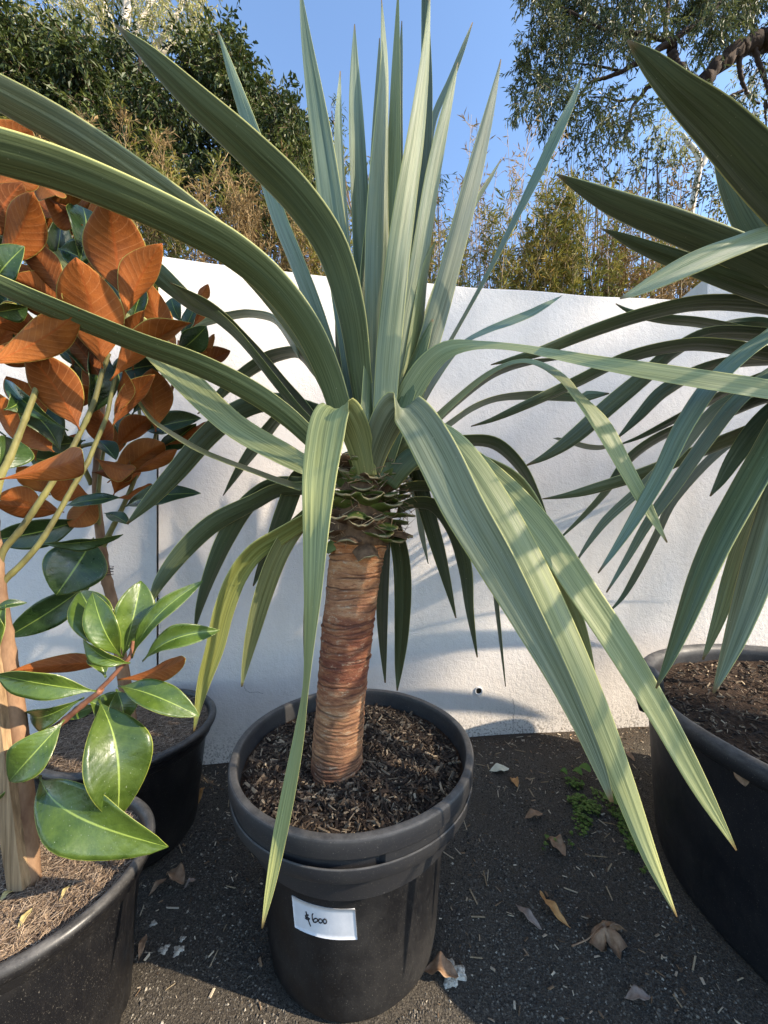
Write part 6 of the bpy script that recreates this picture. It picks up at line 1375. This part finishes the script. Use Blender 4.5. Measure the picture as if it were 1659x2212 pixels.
# --- bamboo canes
def bamboo(x0, y0, n, top, label, leafmat, spreadx=.7, leafy=1.0, gap=.14, nleaf=5, L=.10, Wd=.017, seed=1):
    rs = np.random.default_rng(seed); b0 = np.array((x0, y0, float(bankz(x0, y0))))
    root = empty("bamboo_clump", tuple(b0), label, "bamboo", "bamboo clumps on the bank behind the wall")
    A, B, Cn, Dr, LL = [], [], [], [], []
    for i in range(n):
        bx_, by_ = x0 + rs.uniform(-spreadx, spreadx), y0 + rs.uniform(-.35, .35); b = np.array((bx_, by_, float(bankz(bx_, by_))))
        h = (top - b[2]) * rs.uniform(.72, 1.05); ln = np.array((rs.normal(0, .10), rs.normal(0, .05), 0))
        pts = np.array([b + np.array((0, 0, h * t)) + ln * h * t ** 2.2 for t in np.linspace(0, 1, 12)])
        V, ff, n_ = tube(pts, np.linspace(.011, .002, 12), 6); build("cane", V, ff, n_, MT['cane'], root)
        for t in np.arange(.38, 1.0, gap / h * 1.0):
            p = np.array([np.interp(t, np.linspace(0, 1, 12), pts[:, j]) for j in range(3)])
            for k in range(3 if rs.random() < .7 * leafy + .2 else 1):
                a = rs.uniform(0, 6.28); l = rs.uniform(.14, .42) * (1.15 - .6 * t); d = np.array((math.cos(a) * .75, math.sin(a) * .75, rs.uniform(.45, 1.1))); d /= np.linalg.norm(d)
                q = p + d * l; A.append(p); B.append(q)
                m_ = int(rs.integers(3, nleaf + 5) * leafy)
                for s in rs.uniform(.3, 1, m_):
                    Cn.append(p + (q - p) * s); dd = d * .7 + rs.normal(0, .55, 3) + (0, 0, -.15); Dr.append(dd); LL.append(L * rs.uniform(.6, 1.3))
    if Cn:
        Cn = np.array(Cn); V, f = leaf_tris(Cn, norm(np.array(Dr)), norm(rs.normal(0, .5, (len(Cn), 3)) + np.array((0, 0, 1.0))), np.array(LL), Wd)
        build("foliage", V, f, 3, leafmat, root, smooth=False)["kind"] = "stuff"
    V, q = seg_tubes(np.array(A), np.array(B), .0028, .0010, 3); build("twigs", V, q, 4, MT['cane'], root)["kind"] = "stuff"
def bx0(x, D): return (x - 829.5) / F * D
def tz(y, D): return CAMH - (y - 1106) / F * D
BAM = [
 (300, 5.2, 16, 330, "dry tan bamboo canes against the evergreen where the tall wall ends", 'bamdry', .6, .9),
 (215, 5.6, 14, 250, "thin straw coloured bamboo rising in front of the dark evergreen", 'bamdry', .6, .7),
 (110, 5.8, 14, 230, "loose pale bamboo above the orange magnolia leaves", 'bam', .8, .8),
 (390, 5.0, 16, 300, "feathery green gold bamboo above the wall end", 'bam', .5, 1.1),
 (480, 4.8, 18, 370, "golden brown bamboo thicket over the wall near its stepped end", 'bamdry', .55, .9),
 (570, 4.9, 18, 400, "bronze bamboo thicket behind the long leaf arching toward the magnolia", 'bamdry', .5, 1.0),
 (660, 5.0, 16, 410, "mixed brown and green bamboo beside the upright leaf cluster", 'bam', .5, 1.1),
 (760, 5.2, 12, 430, "short bamboo hidden between the upright leaves", 'bam', .45, 1.2),
 (930, 5.2, 12, 440, "green and gold bamboo under the leafy tuft beside the upright leaves", 'bam', .5, 1.2),
 (1010, 5.6, 16, 330, "bare grey bamboo tops against open sky", 'bamdry', .6, .45),
 (1075, 5.8, 16, 300, "tall thin leafless bamboo against blue sky", 'bamdry', .6, .4),
 (1140, 5.2, 20, 420, "yellow green bamboo mass beside the bare bamboo tops", 'bam', .7, 1.4),
 (1230, 5.0, 22, 440, "dense golden bamboo under the gum branches", 'bam', .7, 1.5),
 (1330, 5.1, 18, 470, "tan bamboo canes behind the crossing leaf tips", 'bamdry', .7, 1.0),
 (1450, 5.3, 16, 480, "brown bamboo behind the broad crossing leaves", 'bamdry', .7, 1.0),
 (1570, 5.4, 14, 480, "low bamboo beside the white pier", 'bam', .6, 1.2),
]
for i, (x, D, n, ty, lab_, mt, spx, lf) in enumerate(BAM):
    bamboo(bx0(x, D), D, n, tz(ty, D), lab_, MT[mt], spx, lf, seed=50 + i, gap=.11 if lf > .6 else .16)

# --- unseen gum added on the sunny side: crown clumps placed to patch the sunlight
SA = np.array((-SUN_AZ[1], SUN_AZ[0], 0)); SS = np.array(S); SU = np.cross(SS, SA)
def sunp(a, b, t): return SA * a + SU * b + SS * t
TS = 27.0; tb = SS * TS; tb[2] = 0; tb = tb + SA * 1.3
st = empty("gum_tree", tuple(tb), "unseen tall gum tree added on the sunny side, crown shaped to filter the sunlight", "tree")
cl = []
for a, b, r in ((1.7, .75, .36), (2.1, .9, .42), (1.95, 1.35, .42), (1.5, 1.15, .34), (2.4, 1.4, .4), (2.5, .8, .4), (1.2, 1.5, .30), (.95, 1.2, .28), (.95, 1.75, .36), (1.25, 1.9, .26), (.8, 2.3, .36), (1.0, 2.8, .4), (1.75, 1.85, .32), (2.2, 2.0, .5), (.85, .75, .24), (1.3, .65, .26), (1.5, .25, .22), (.45, 2.2, .3), (.3, 2.7, .4), (-.1, 2.3, .4), (1.8, 2.7, .5), (.55, 1.35, .22), (-.2, 1.5, .35), (0, .0, .25), (-.6, .8, .4), (.75, 1.0, .24), (.9, 1.5, .3), (1.0, 2.0, .3), (1.72, .6, .24), (1.0, .45, .2), (2.2, .4, .3), (2.9, 1.2, .5)):
    cl.append((sunp(a, b, TS + random.uniform(-.8, .8)), r))
crown(st, foliage(cl, 235, 10, .24, .11, .024, droop=.8, spread=.5, shell=.1, outward=.25), MT['gum'], MT['twig'], .004)
limb(st, [tb, tb + np.array((.2, 0, 4)), tb + np.array((.1, .1, 9)), sunp(1.3, .0, TS + .3), sunp(1.25, 2.2, TS)], .42, .05, MT['bark'], "trunk", 14)
for a, b in ((2.3, 1.2), (.4, 2.2), (-.2, 1.4), (2.1, 2.2), (.9, 1.0)): limb(st, [sunp(1.3, -.2, TS + .2), sunp((1.3 + a) / 2, b * .5, TS), sunp(a, b, TS)], .06, .012, MT['bark'])
